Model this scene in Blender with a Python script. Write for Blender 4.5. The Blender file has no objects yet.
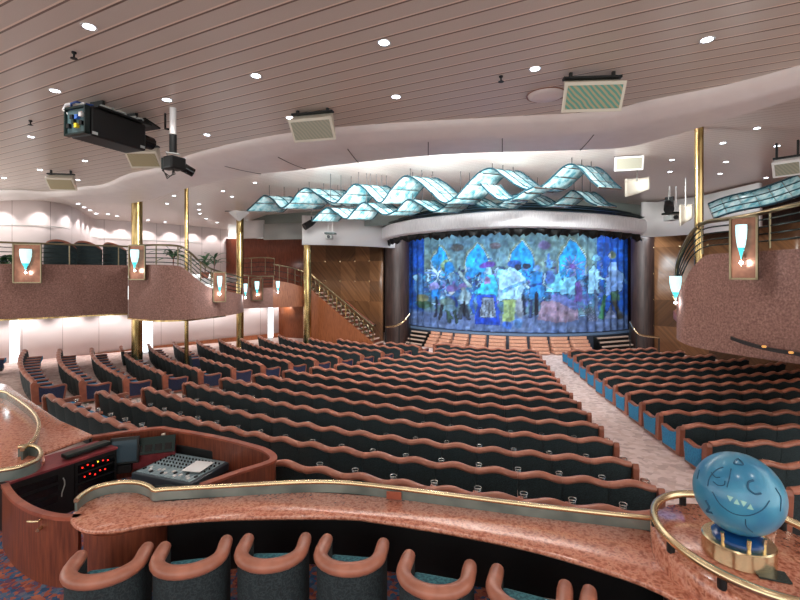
import bpy, bmesh, math, random
import numpy as np
from mathutils import Vector, Matrix
random.seed(7); rng = np.random.default_rng(7)
SC = bpy.context.scene
COL = SC.collection
PI = math.pi
EYE = 3.97                                   # eye height above the floor in front of the stage
F, CX, HY = 450.0, 400.0, 275.0

def P(px, py, d):                            # the place seen at a photo position, d metres ahead
    return Vector(((px-CX)/F*d, d, EYE-(py-HY)/F*d))
def PZ(px, py, z):                           # the place seen at a photo position on the level z
    d = (EYE-z)*F/(py-HY)
    return Vector(((px-CX)/F*d, d, z))

# ------------------------------------------------------------------ meshes
class MB:
    def __init__(s): s.v=[]; s.f=[]; s.m=[]; s.mi=0
    def add(s, vs, fs):
        b=len(s.v); s.v += [tuple(v) for v in vs]
        s.f += [tuple(b+i for i in f) for f in fs]; s.m += [s.mi]*len(fs); return s
    def box(s, c, d, rz=0.0, rx=0.0):
        M = Matrix.Rotation(rz,3,'Z') @ Matrix.Rotation(rx,3,'X'); c=Vector(c)
        vs=[c+M@Vector((x*d[0]/2,y*d[1]/2,z*d[2]/2)) for z in (-1,1) for y in (-1,1) for x in (-1,1)]
        return s.add(vs,[(0,2,3,1),(4,5,7,6),(0,1,5,4),(2,6,7,3),(0,4,6,2),(1,3,7,5)])
    def prism(s, poly, z0, z1):
        n=len(poly)
        a=sum(poly[i][0]*poly[(i+1)%n][1]-poly[(i+1)%n][0]*poly[i][1] for i in range(n))
        if a<0: poly=poly[::-1]
        vs=[(p[0],p[1],z0) for p in poly]+[(p[0],p[1],z1) for p in poly]
        fs=[tuple(range(n-1,-1,-1)),tuple(range(n,2*n))]+[(i,(i+1)%n,n+(i+1)%n,n+i) for i in range(n)]
        return s.add(vs,fs)
    def sweep(s, path, prof, closed=False, cap=True):   # prof: (side, up) pairs, path may climb
        pts=[Vector(p) for p in path]; n=len(pts); k=len(prof); vs=[]
        for i,p in enumerate(pts):
            a=pts[i-1] if (i>0 or closed) else p; b=pts[(i+1)%n] if (i<n-1 or closed) else p
            t=(b-a); t=Vector((t.x,t.y,0)); t=t.normalized() if t.length>1e-9 else Vector((1,0,0))
            nn=Vector((-t.y,t.x,0))
            vs += [p+nn*q[0]+Vector((0,0,q[1])) for q in prof]
        fs=[]
        for i in range(n if closed else n-1):
            j=(i+1)%n
            fs += [(i*k+q, j*k+q, j*k+(q+1)%k, i*k+(q+1)%k) for q in range(k)]
        if cap and not closed: fs += [tuple(range(k)), tuple((n-1)*k+q for q in range(k-1,-1,-1))]
        return s.add(vs,fs)
    def tube(s, path, r, seg=8, closed=False, flat=1.0):
        pts=[Vector(p) for p in path]; n=len(pts); vs=[]; up=None
        for i,p in enumerate(pts):
            a=pts[i-1] if (i>0 or closed) else p; b=pts[(i+1)%n] if (i<n-1 or closed) else p
            t=(b-a).normalized()
            if up is None: up = Vector((0,0,1)) if abs(t.z)<.9 else Vector((1,0,0))
            x=t.cross(up); x=x.normalized() if x.length>1e-6 else Vector((1,0,0)); up=x.cross(t).normalized()
            rr=r[i] if isinstance(r,(list,tuple)) else r
            vs += [p+x*(math.cos(2*PI*q/seg)*rr)+up*(math.sin(2*PI*q/seg)*rr*flat) for q in range(seg)]
        fs=[]
        for i in range(n if closed else n-1):
            j=(i+1)%n
            fs += [(i*seg+q, i*seg+(q+1)%seg, j*seg+(q+1)%seg, j*seg+q) for q in range(seg)]
        if not closed: fs += [tuple(range(seg-1,-1,-1)), tuple((n-1)*seg+q for q in range(seg))]
        return s.add(vs,fs)
    def lathe(s, prof, c=(0,0,0), seg=20):
        c=Vector(c); vs=[]; k=len(prof)
        for q in range(seg):
            a=2*PI*q/seg; vs += [c+Vector((math.cos(a)*r, math.sin(a)*r, z)) for r,z in prof]
        fs=[(q*k+i, ((q+1)%seg)*k+i, ((q+1)%seg)*k+i+1, q*k+i+1) for q in range(seg) for i in range(k-1)]
        if prof[0][0]>1e-6: fs.append(tuple(q*k for q in range(seg-1,-1,-1)))
        if prof[-1][0]>1e-6: fs.append(tuple(q*k+k-1 for q in range(seg)))
        return s.add(vs,fs)
    def grid(s, fn, nu, nv, closed_u=False):
        vs=[fn(i/nu,j/nv) for j in range(nv+1) for i in range(nu+1)]
        fs=[(j*(nu+1)+i, j*(nu+1)+i+1, (j+1)*(nu+1)+i+1, (j+1)*(nu+1)+i) for j in range(nv) for i in range(nu)]
        return s.add(vs,fs)
    def mesh(s, name, mats, smooth=False):
        me=bpy.data.meshes.new(name); me.from_pydata(s.v,[],s.f)
        for m in (mats if isinstance(mats,(list,tuple)) else [mats]): me.materials.append(m)
        me.polygons.foreach_set('material_index', s.m)
        if smooth: me.polygons.foreach_set('use_smooth',[True]*len(s.f))
        me.update(); return me
    def build(s, name, mats, parent=None, smooth=False, bevel=0, solid=0, loc=None, rz=None, fix=True):
        me=s.mesh(name,mats,smooth)
        if fix:
            bm=bmesh.new(); bm.from_mesh(me); bmesh.ops.remove_doubles(bm,verts=bm.verts,dist=1e-5)
            bmesh.ops.recalc_face_normals(bm,faces=bm.faces); bm.to_mesh(me); bm.free()
        o=bpy.data.objects.new(name,me); COL.objects.link(o)
        if parent is not None: o.parent=parent
        if loc is not None: o.location=loc
        if rz is not None: o.rotation_euler=(0,0,rz)
        if solid:
            md=o.modifiers.new('solid','SOLIDIFY'); md.thickness=solid; md.offset=0
        if bevel:
            md=o.modifiers.new('bevel','BEVEL'); md.width=bevel; md.segments=2; md.limit_method='ANGLE'
        return o

def smoothen(o, ang=40):
    me=o.data; me.polygons.foreach_set('use_smooth',[True]*len(me.polygons))
    try: me.set_sharp_from_angle(angle=math.radians(ang))
    except Exception: pass
    return o

def catmull(pts, n=8, closed=False):
    pts=[Vector(p) for p in pts]; N=len(pts); out=[]
    for i in range(N if closed else N-1):
        p0=pts[i-1] if (i>0 or closed) else pts[0]*2-pts[1]
        p1=pts[i]; p2=pts[(i+1)%N]
        p3=pts[(i+2)%N] if (i+2<N or closed) else pts[-1]*2-pts[-2]
        for k in range(n):
            t=k/n
            out.append(.5*((2*p1)+(p2-p0)*t+(2*p0-5*p1+4*p2-p3)*t*t+(3*p1-p0-3*p2+p3)*t**3))
    if not closed: out.append(pts[-1])
    return out

def thing(name, label, cat, loc=(0,0,0), rz=0, group=None):
    o=bpy.data.objects.new(name,None); COL.objects.link(o); o.empty_display_size=.1
    o.location=loc; o.rotation_euler=(0,0,rz); tag(o,label,cat,group); return o
def tag(o, label, cat, group=None):
    o['label']=label; o['category']=cat
    if group: o['group']=group
    return o
def struct(o, label=None):
    o['kind']='structure'
    if label: o['label']=label
    return o
def copy_thing(o, kids, loc, rz, label, sx=1.0, skip=()):
    r=o.copy(); COL.objects.link(r); r.location=loc; r.rotation_euler=(0,0,rz); r.scale=(sx,1,1); r['label']=label
    for ch in kids:
        if ch in skip: continue
        c=ch.copy(); COL.objects.link(c); c.parent=r
    return r

# ------------------------------------------------------------------ materials
def lin(c):
    return tuple(((x/255)/12.92 if x/255<=.04045 else ((x/255+.055)/1.055)**2.4) for x in c)+(1.0,)
class NT:
    def __init__(s,name):
        s.m=bpy.data.materials.new(name); s.m.use_nodes=True; s.t=s.m.node_tree; s.b=s.t.nodes['Principled BSDF']
    def n(s,typ,**kw):
        x=s.t.nodes.new(typ)
        for k,v in kw.items():
            if k in x.inputs: x.inputs[k].default_value=v
            else: setattr(x,k,v)
        return x
    def l(s,a,b): s.t.links.new(a,b)
def mat(name, c, rough=.5, metal=0, emit=0, ecol=None, **kw):
    k=NT(name); b=k.b; b.inputs['Base Color'].default_value=lin(c); b.inputs['Roughness'].default_value=rough
    b.inputs['Metallic'].default_value=metal
    if emit:
        b.inputs['Emission Color'].default_value=lin(ecol or c); b.inputs['Emission Strength'].default_value=emit
    for n,v in kw.items(): b.inputs[n.replace('_',' ')].default_value=v
    return k.m
def ramp(k, fac, stops):
    r=k.n('ShaderNodeValToRGB'); e=r.color_ramp.elements
    while len(e)<len(stops): e.new(.5)
    for q,(p,c) in zip(e,stops): q.position=p; q.color=lin(c)
    k.l(fac,r.inputs['Fac']); return r.outputs['Color']
def noisy(name, stops, scale=8, rough=.6, detail=4, bump=0, metal=0, stretch=(1,1,1), kind='noise', coat=0):
    k=NT(name); tc=k.n('ShaderNodeTexCoord'); mp=k.n('ShaderNodeMapping'); mp.inputs['Scale'].default_value=stretch
    k.l(tc.outputs['Object'],mp.inputs['Vector'])
    if kind=='voronoi':
        t=k.n('ShaderNodeTexVoronoi'); t.inputs['Scale'].default_value=scale; out=t.outputs['Color']
        sep=k.n('ShaderNodeSeparateColor'); k.l(mp.outputs['Vector'],t.inputs['Vector']); k.l(out,sep.inputs[0]); fac=sep.outputs[0]
    else:
        t=k.n('ShaderNodeTexNoise'); t.inputs['Scale'].default_value=scale; t.inputs['Detail'].default_value=detail
        k.l(mp.outputs['Vector'],t.inputs['Vector']); fac=t.outputs['Fac']
    k.l(ramp(k,fac,stops),k.b.inputs['Base Color'])
    k.b.inputs['Roughness'].default_value=rough; k.b.inputs['Metallic'].default_value=metal
    if coat: k.b.inputs['Coat Weight'].default_value=coat; k.b.inputs['Coat Roughness'].default_value=.12
    if bump:
        bp=k.n('ShaderNodeBump'); bp.inputs['Strength'].default_value=bump; bp.inputs['Distance'].default_value=.01
        k.l(fac,bp.inputs['Height']); k.l(bp.outputs['Normal'],k.b.inputs['Normal'])
    return k.m

M={}
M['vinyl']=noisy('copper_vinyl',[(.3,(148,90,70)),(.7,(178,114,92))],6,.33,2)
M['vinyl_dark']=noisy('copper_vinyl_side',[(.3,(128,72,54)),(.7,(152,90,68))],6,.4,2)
M['fabric']=noisy('dark_green_fabric',[(.35,(20,33,36)),(.65,(40,56,60))],55,.85,3)
M['tub_fabric']=noisy('patterned_green_fabric',[(.40,(22,29,33)),(.5,(46,57,60)),(.56,(25,34,38))],30,.85,2)
M['teal']=noisy('teal_fabric',[(.35,(22,105,150)),(.65,(40,135,178))],30,.8,3)
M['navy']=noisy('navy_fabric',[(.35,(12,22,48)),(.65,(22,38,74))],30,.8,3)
M['plinth']=mat('plinth_paint',(24,22,24),.6)
M['brass']=mat('polished_brass',(226,204,164),.24,1)
M['brass_dark']=noisy('aged_brass',[(.4,(150,124,78)),(.6,(216,188,132))],5,.26,2,metal=1,stretch=(1,1,.2))
M['steel']=mat('steel_wire',(200,200,195),.25,1)
M['granite']=noisy('red_granite',[(.34,(150,84,64)),(.47,(192,120,95)),(.56,(210,146,120)),(.68,(160,94,74))],24,.16,6,coat=.4)
M['wood']=noisy('cherry_wood',[(.35,(96,46,32)),(.65,(130,68,46))],5,.35,5,stretch=(6,6,.6))
M['wood_orange']=noisy('orange_cherry_wood',[(.35,(132,72,40)),(.65,(160,94,58))],5,.4,5,stretch=(6,6,.6))
M['rim']=noisy('wood_rim',[(.35,(132,66,50)),(.65,(168,92,70))],5,.3,4)
M['black']=mat('black_paint',(7,8,9),.5)
M['blackgloss']=mat('black_gloss',(10,12,14),.2)
M['grey_glass']=noisy('smoked_glass_panel',[(.3,(88,98,94)),(.7,(126,134,128))],3,.2,2,coat=.4)
M['white']=mat('white_paint',(226,222,220),.55)
M['offwhite']=mat('cream_enamel',(206,196,180),.5)
M['lightgrey']=mat('light_grey_paint',(170,172,168),.6)
M['paper']=mat('paper',(236,238,238),.7)
M['maroon']=noisy('maroon_laminate',[(.4,(120,44,50)),(.6,(136,54,58))],8,.4,2)
M['lamp']=mat('lamp_lens',(255,255,255),.4,0,14,(236,244,255))
M['trimring']=mat('chrome_ring',(215,215,215),.3,.7)
M['glow_glass']=mat('lit_sconce_glass',(200,240,246),.3,0,1.1,(186,238,244))
M['glow_tip']=mat('teal_sconce_glass',(60,170,180),.2,0,.7,(60,190,200))
M['bulb']=mat('sconce_bulb',(255,255,255),.3,0,12,(225,240,255))
M['carpet_wall']=noisy('dusty_rose_carpet',[(.30,(106,74,66)),(.5,(134,98,88)),(.7,(158,120,110))],26,.95,6,bump=.3)
M['glassblock']=mat('glass_block',(240,248,250),.3,0,2.4,(238,248,255))
M['rail_dark']=mat('bronzed_rail',(128,116,92),.3,.9)
M['plate']=noisy('bronze_plate',[(.4,(112,72,56)),(.6,(140,94,74))],4,.25,2,metal=.6)
M['plant']=noisy('palm_leaf',[(.4,(26,60,34)),(.6,(56,100,56))],6,.6,2)
M['green_metal']=mat('dark_green_metal',(30,44,42),.35,.5)
# ------------------------------------------------------------------ special surfaces
SLAT = Vector((-.894,.447,0))                    # direction in which the ceiling slats run
def slat_mat(name, pitch, c0, c1, groove, lip, rough):
    k=NT(name); tc=k.n('ShaderNodeTexCoord'); d=k.n('ShaderNodeVectorMath',operation='DOT_PRODUCT')
    k.l(tc.outputs['Object'],d.inputs[0]); d.inputs[1].default_value=(SLAT.y/pitch,-SLAT.x/pitch,0)
    fr=k.n('ShaderNodeMath',operation='FRACT'); k.l(d.outputs['Value'],fr.inputs[0])
    n=k.n('ShaderNodeTexNoise'); n.inputs['Scale'].default_value=90; k.l(tc.outputs['Object'],n.inputs['Vector'])
    base=ramp(k,n.outputs['Fac'],[(.3,c0),(.7,c1)])
    r=k.n('ShaderNodeValToRGB'); r.color_ramp.interpolation='LINEAR'
    e=r.color_ramp.elements; e.new(.5); e.new(.5); e.new(.5)
    for q,(p,v) in zip(e,((0,0),(.80,0),(.815,1),(.90,1),(.915,.5))): q.position=p; q.color=(v,v,v,1)
    k.l(fr.outputs[0],r.inputs['Fac'])
    m1=k.n('ShaderNodeMath',operation='GREATER_THAN'); k.l(fr.outputs[0],m1.inputs[0]); m1.inputs[1].default_value=.815
    m2=k.n('ShaderNodeMath',operation='GREATER_THAN'); k.l(fr.outputs[0],m2.inputs[0]); m2.inputs[1].default_value=.905
    a=k.n('ShaderNodeMix',data_type='RGBA'); k.l(m1.outputs[0],a.inputs[0]); k.l(base,a.inputs[6]); a.inputs[7].default_value=lin(lip)
    b=k.n('ShaderNodeMix',data_type='RGBA'); k.l(m2.outputs[0],b.inputs[0]); k.l(a.outputs[2],b.inputs[6]); b.inputs[7].default_value=lin(groove)
    k.l(b.outputs[2],k.b.inputs['Base Color']); k.b.inputs['Roughness'].default_value=rough
    hh=k.n('ShaderNodeMath',operation='MULTIPLY'); k.l(m2.outputs[0],hh.inputs[0]); hh.inputs[1].default_value=-1
    bp=k.n('ShaderNodeBump'); bp.inputs['Distance'].default_value=.02; bp.inputs['Strength'].default_value=.6
    k.l(hh.outputs[0],bp.inputs['Height']); k.l(bp.outputs['Normal'],k.b.inputs['Normal'])
    return k.m
M['slats']=slat_mat('ceiling_slats',.272,(196,180,168),(203,187,175),(118,94,80),(232,208,190),.3)
M['fine_slats']=slat_mat('fine_ceiling_slats',.2,(220,204,196),(224,208,200),(178,156,146),(230,212,202),.3)
M['smooth_ceiling']=noisy('smooth_ceiling_paint',[(.4,(222,208,203)),(.6,(226,212,207))],3,.4,2)

def veneer():                                     # square veneer panels, grain slanting one way or the other, studs at the corners
    k=NT('veneer_panels'); uv=k.n('ShaderNodeTexCoord'); S=k.n('ShaderNodeSeparateXYZ'); k.l(uv.outputs['UV'],S.inputs[0])
    vm=k.n('ShaderNodeVectorMath',operation='FLOOR'); k.l(uv.outputs['UV'],vm.inputs[0])
    wn=k.n('ShaderNodeTexWhiteNoise',noise_dimensions='2D'); k.l(vm.outputs[0],wn.inputs['Vector'])
    sg=k.n('ShaderNodeMath',operation='GREATER_THAN'); k.l(wn.outputs['Value'],sg.inputs[0]); sg.inputs[1].default_value=.3
    sg2=k.n('ShaderNodeMath',operation='MULTIPLY_ADD'); k.l(sg.outputs[0],sg2.inputs[0]); sg2.inputs[1].default_value=2; sg2.inputs[2].default_value=-1
    xm=k.n('ShaderNodeMath',operation='MULTIPLY'); k.l(S.outputs[0],xm.inputs[0]); k.l(sg2.outputs[0],xm.inputs[1])
    ad=k.n('ShaderNodeMath',operation='ADD'); k.l(xm.outputs[0],ad.inputs[0]); k.l(S.outputs[1],ad.inputs[1])
    cb=k.n('ShaderNodeCombineXYZ'); m9=k.n('ShaderNodeMath',operation='MULTIPLY'); k.l(ad.outputs[0],m9.inputs[0]); m9.inputs[1].default_value=9
    k.l(m9.outputs[0],cb.inputs[0]); ofs=k.n('ShaderNodeMath',operation='MULTIPLY'); ofs.inputs[1].default_value=57; k.l(wn.outputs['Value'],ofs.inputs[0]); k.l(ofs.outputs[0],cb.inputs[1])
    nz=k.n('ShaderNodeTexNoise'); nz.inputs['Scale'].default_value=1.0; nz.inputs['Detail'].default_value=4; k.l(cb.outputs[0],nz.inputs['Vector'])
    c=ramp(k,nz.outputs['Fac'],[(.3,(98,66,44)),(.5,(120,82,54)),(.7,(136,96,64))])
    hs=k.n('ShaderNodeHueSaturation'); k.l(c,hs.inputs['Color'])
    vv=k.n('ShaderNodeMath',operation='MULTIPLY_ADD'); k.l(wn.outputs['Value'],vv.inputs[0]); vv.inputs[1].default_value=.85; vv.inputs[2].default_value=.45
    k.l(vv.outputs[0],hs.inputs['Value']); k.l(hs.outputs[0],k.b.inputs['Base Color'])
    k.b.inputs['Roughness'].default_value=.3
    return k.m
M['veneer']=veneer()
M['darkwood']=noisy('dark_column_veneer',[(.35,(44,30,28)),(.65,(66,47,42))],3,.42,4,stretch=(5,5,.4))
def wallpanels():
    k=NT('pale_wall_panels'); tc=k.n('ShaderNodeTexCoord'); S=k.n('ShaderNodeSeparateXYZ'); k.l(tc.outputs['UV'],S.inputs[0])
    fr=k.n('ShaderNodeMath',operation='FRACT'); k.l(S.outputs[0],fr.inputs[0])
    g=k.n('ShaderNodeMath',operation='LESS_THAN'); k.l(fr.outputs[0],g.inputs[0]); g.inputs[1].default_value=.018
    mx=k.n('ShaderNodeMix',data_type='RGBA'); k.l(g.outputs[0],mx.inputs[0]); mx.inputs[6].default_value=lin((222,208,206)); mx.inputs[7].default_value=lin((168,150,146))
    k.l(mx.outputs[2],k.b.inputs['Base Color']); k.b.inputs['Roughness'].default_value=.6
    return k.m
M['wallpanel']=wallpanels()
def carpet(name, cols, scale, seed):
    k=NT(name); tc=k.n('ShaderNodeTexCoord')
    n=k.n('ShaderNodeTexNoise'); n.inputs['Scale'].default_value=scale*.6; n.inputs['Detail'].default_value=3
    k.l(tc.outputs['Object'],n.inputs['Vector'])
    mx=k.n('ShaderNodeMix',data_type='RGBA'); mx.inputs[0].default_value=.06; k.l(tc.outputs['Object'],mx.inputs[6]); k.l(n.outputs['Color'],mx.inputs[7])
    v=k.n('ShaderNodeTexVoronoi'); v.inputs['Scale'].default_value=scale; k.l(mx.outputs[2],v.inputs['Vector'])
    s=k.n('ShaderNodeSeparateColor'); k.l(v.outputs['Color'],s.inputs[0])
    k.l(ramp(k,s.outputs[0],cols),k.b.inputs['Base Color']); k.b.inputs['Roughness'].default_value=.95
    return k.m
M['aisle']=carpet('pale_rose_carpet',[(.1,(196,168,160)),(.4,(222,198,190)),(.6,(230,208,202)),(.9,(212,184,174))],9,1)
M['tier_carpet']=carpet('multicolour_carpet',[(.05,(40,78,116)),(.22,(96,116,140)),(.4,(150,76,62)),(.62,(186,110,84)),(.8,(120,52,58)),(.95,(50,96,140))],24,2)

# ------------------------------------------------------------------ plan of the hall: rows are arcs about one centre
CC = Vector((7.7,31.9)); R0, RP, SW = 25.68, 1.04, .627
def zf(R): return 0.0 if R<=17.36 else .036*(R-17.36)
CM = Vector((8.4,31.6))                            # centre of the middle block's arcs
def pol(R,a,z=0.0,c=None):
    c=c or CC; return Vector((c.x+R*math.sin(a), c.y-R*math.cos(a), z))
TIER = .63                                        # floor of the tier behind the seats
CT = 1.39                                         # top of the granite counters

# floor: one raked surface
g=MB(); g.grid(lambda u,v: (lambda R,a: pol(R,a,zf(R)))(3+26.5*v, math.radians(-100+170*u)),80,54)
fl=struct(g.build('floor',M['aisle']),'pale rose carpeted floor sloping down to the stage')
# tier at the back
tp=[(-14,-6),(9,-6),(9,2.5),(5.5,4.0),(3.2,4.6),(1.6,4.5),(.3,5.1),(-1.6,5.3),(-1.75,6.3),(-4.05,7.55),(-6.2,7.4),(-9,9.0),(-14,11)]
g=MB(); g.prism(tp,.1,TIER); struct(g.build('floor_upper_tier',M['tier_carpet']),'multicoloured carpet of the rear tier')

# main slatted ceiling and the smooth band around it
ZC = EYE+2.93; ZB = EYE+2.75
e1=[(-60,196),(0,190),(50,191),(80,187),(104,184),(128,174),(160,167),(186,156),(234,143),(288,133),(330,128),(400,122.5),(500,117),(600,111),(650,100),(725,85),(800,65),(860,46),(980,8)]
e2=[(-60,203),(0,200.5),(54,198.5),(80,200),(110,203),(130,203),(150,199),(186,188),(250,175),(294,170),(340,164),(440,154),(560,150),(620,147.5),(650,141),(699,127),(800,96),(860,76),(980,38)]
E1=[PZ(x,y,ZC) for x,y in e1]; E2=[PZ(x,y,ZB) for x,y in e2]
E1=catmull(E1,6); E2=catmull(E2,6)
g=MB(); poly=[(p.x,p.y) for p in E1]+[(9.5,1),(9.5,-6),(-16,-6),(-24,8),(-26,13)]
g.prism(poly,ZC,ZC+.12); struct(g.build('ceiling',M['slats']),'slatted rosy grey ceiling with recessed downlights')
# band: from the slats down to the free edge, then a rounded return up into the cove
def resample(pts,n):
    L=[0]
    for a,b in zip(pts,pts[1:]): L.append(L[-1]+(b-a).length)
    out=[]; j=0
    for i in range(n):
        t=L[-1]*i/(n-1)
        while j<len(L)-2 and L[j+1]<t: j+=1
        w=(t-L[j])/max(L[j+1]-L[j],1e-9); out.append(pts[j].lerp(pts[j+1],min(max(w,0),1)))
    return out
by_x=lambda pts: pts
n=120
def at_frac(ref,pts):                              # pair the two edges by photo column
    out=[]
    for q in ref:
        kx=q.x/q.y; best=min(range(len(pts)-1),key=lambda i: abs((pts[i].x/pts[i].y+pts[i+1].x/pts[i+1].y)/2-kx))
        a,b=pts[best],pts[best+1]; ka,kb=a.x/a.y,b.x/b.y; w=min(max((kx-ka)/(kb-ka),0),1); out.append(a.lerp(b,w))
    return out
A=resample(E1,n); B=at_frac(A,E2)
def band(u,v):
    i=min(int(round(u*(n-1))),n-1); a,b=A[i],B[i]
    if v<=.5:
        t=v/.5; p=a.lerp(b,t); p.z=ZC+(ZB-ZC)*min(1,t*3.5); return p
    out=(b-a); out=Vector((out.x,out.y,0)); out=out.normalized() if out.length>.3 else Vector((0,1,0))
    t=(v-.5)/.5; return b+Vector((0,0,.95*t))+out*(.02*math.sin(PI*t))
g=MB(); g.grid(band,n-1,16); BANDF=band; o=g.build('ceiling_band',M['smooth_ceiling'],smooth=True,solid=.03); struct(smoothen(o,50),'smooth curved band edging the slatted ceiling')

# joints of the band panels
M['joint']=mat('dark_joint',(96,84,80),.7)
def u_at(px,v):
    return min(range(n),key=lambda i: abs(CX+F*band(i/(n-1),v).x/max(band(i/(n-1),v).y,.1)-px))/(n-1)
for q,(a,b) in enumerate(((225,262),(282,304),(348,364),(425,430),(507,505),(594,582))):
    ua,ub=u_at(a,.2),u_at(b,.5); g=MB()
    def bl(t):
        u=ua+(ub-ua)*t; v=.2+.3*t; f=u*(n-1); i=min(int(f),n-2); w=f-i; return band(i/(n-1),v).lerp(band((i+1)/(n-1),v),w)-Vector((0,0,.018))
    g.tube([bl(t/8) for t in range(9)],.010,5); struct(g.build(f'trim_{20+q}',M['joint']),'thin dark joint between panels of the smooth band')
# ceiling beyond the band: high over the hall, lower over the lounge
def zhigh(X,Y):
    t=min(max((X+10.2)/2.2,0),1); t=t*t*(3-2*t)
    return EYE+3.02+.58*t
g=MB(); g.grid(lambda u,v: (lambda X,Y: Vector((X,Y,zhigh(X,Y))))(-26+46*u, 5+27*v),46,20)
o=g.build('ceiling_beyond',M['fine_slats'],smooth=True,solid=.05); struct(o,'pale slatted ceiling over the stage end')

# walls ------------------------------------------------------------
def wall(name,path,z0,z1,m,uw=1.2,uh=1.2,label=None,smooth=True,n=6,th=.12):
    pts=catmull([Vector((p[0],p[1],0)) for p in path],n) if n>1 else [Vector((p[0],p[1],0)) for p in path]
    L=[0]
    for a,b in zip(pts,pts[1:]): L.append(L[-1]+(b-a).length)
    me=bpy.data.meshes.new(name); vs=[];fs=[]
    for p in pts: vs += [(p.x,p.y,z0),(p.x,p.y,z1)]
    for i in range(len(pts)-1): fs.append((2*i,2*i+2,2*i+3,2*i+1))
    me.from_pydata(vs,[],fs); me.materials.append(m); uvl=me.uv_layers.new(name='UVMap')
    for i in range(len(pts)-1):
        for q,(a,b) in enumerate(((i,0),(i+1,0),(i+1,1),(i,1))):
            uvl.data[4*i+q].uv=(L[a]/uw,(z1-z0)*b/uh)
    if smooth: me.polygons.foreach_set('use_smooth',[True]*len(me.polygons))
    o=bpy.data.objects.new(name,me); COL.objects.link(o)
    md=o.modifiers.new('solid','SOLIDIFY'); md.thickness=th; md.offset=0
    return struct(o,label)
# lower left wall of pale panels, its baseboard
LW=[(-20.5,11.5),(-17.5,16.3),(-16.0,18.75),(-14.0,21.7),(-11.2,25.4),(-7.7,28.9)]
wall('wall_left',LW,0,2.75,M['wallpanel'],1.45,3,'pale panelled wall under the balcony')
g=MB(); g.sweep(catmull([Vector((p[0]+.09,p[1]-.06,.0)) for p in LW],5),[(-.03,0),(.03,0),(.03,.28),(-.03,.28)])
struct(g.build('baseboard_left',M['wood_orange']),'orange wood baseboard under the pale wall')
# upper left wall, curved
UW=[(-22,17.6),(-18.5,18.2),(-15.2,18.1),(-14.3,18.6),(-14.6,20.2),(-15.5,22.0),(-16.3,23.9),(-15.6,24.8),(-12.4,28.1),(-11.4,29.8)]
wall('wall_left_upper',UW,4.0,7.2,M['wallpanel'],1.3,3,'pale curved wall of the upper lounge')
g=MB(); 
for zz in (5.95,): g.sweep(catmull([Vector((p[0]+.07,p[1]-.07,zz)) for p in UW[:-1]],5),[(-.012,0),(.012,0),(.012,.02),(-.012,.02)])
struct(g.build('trim_1',M['lightgrey']),'thin joint line along the lounge wall')
# wall of warm wood at the lounge end and behind the landing
wall('wall_landing',[(-11.4,29.6),(-9.8,29.3),(-7.6,29.2),(-5.2,28.6)],2.3,6.35,M['wood'],n=1,label='warm wood wall behind the upper landing')
wall('wall_under_landing',[(-7.9,28.9),(-7.2,28.6),(-5.0,27.8)],0,2.5,M['wood_orange'],n=1,label='orange wood wall under the landing')
# veneer walls either side of the stage
VL=[(-5.6,28.2),(-4.2,27.9),(-2.6,27.3),(-1.0,26.4)]
wall('wall_stage_veneer',VL,0,6.05,M['veneer'],1.02,1.2,'square veneer panels with brass studs beside the stage')
VR=[(13.2,23.4),(14.2,22.3),(15.2,20.6),(16.2,18)]
wall('wall_right_veneer',VR,0,6.1,M['veneer'],1.25,1.35,'veneer panels to the other side of the stage')
wall('wall_right',[(16.2,18),(16.0,13),(15.6,8),(15.2,2)],0,8.4,M['wood'],n=4,label='dark wood side wall')
wall('wall_back',[(-6,30.4),(0,31.6),(8,31.4),(16.5,27),(18,18)],0,8.4,M['darkwood'],n=1,label='dark wall behind the stage')
# studs where the veneer panels meet
g=MB()
def studs(path,uw,uh,z1):
    pts=resample([Vector((p.x,p.y,0)) for p in catmull([Vector((a,b,0)) for a,b in path],8)],200)
    L=sum((b-a).length for a,b in zip(pts,pts[1:])); k=0
    while k*uw<L:
        p=pts[min(int(k*uw/L*199),199)]; q=pts[min(int(k*uw/L*199)+1,199)]; t=(q-p).normalized() if (q-p).length>0 else Vector((1,0,0))
        nn=Vector((t.y,-t.x,0)); z=0
        while z<z1-.1:
            if z>.3: g.box(p+nn*.08+Vector((0,0,z)),(.07,.07,.07),math.atan2(t.y,t.x))
            z+=uh
        k+=1
studs(VL,1.02,1.2,6); studs(VR,1.25,1.35,6)
struct(g.build('trim_2',M['brass']),'brass studs at the corners of the veneer panels')
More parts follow.
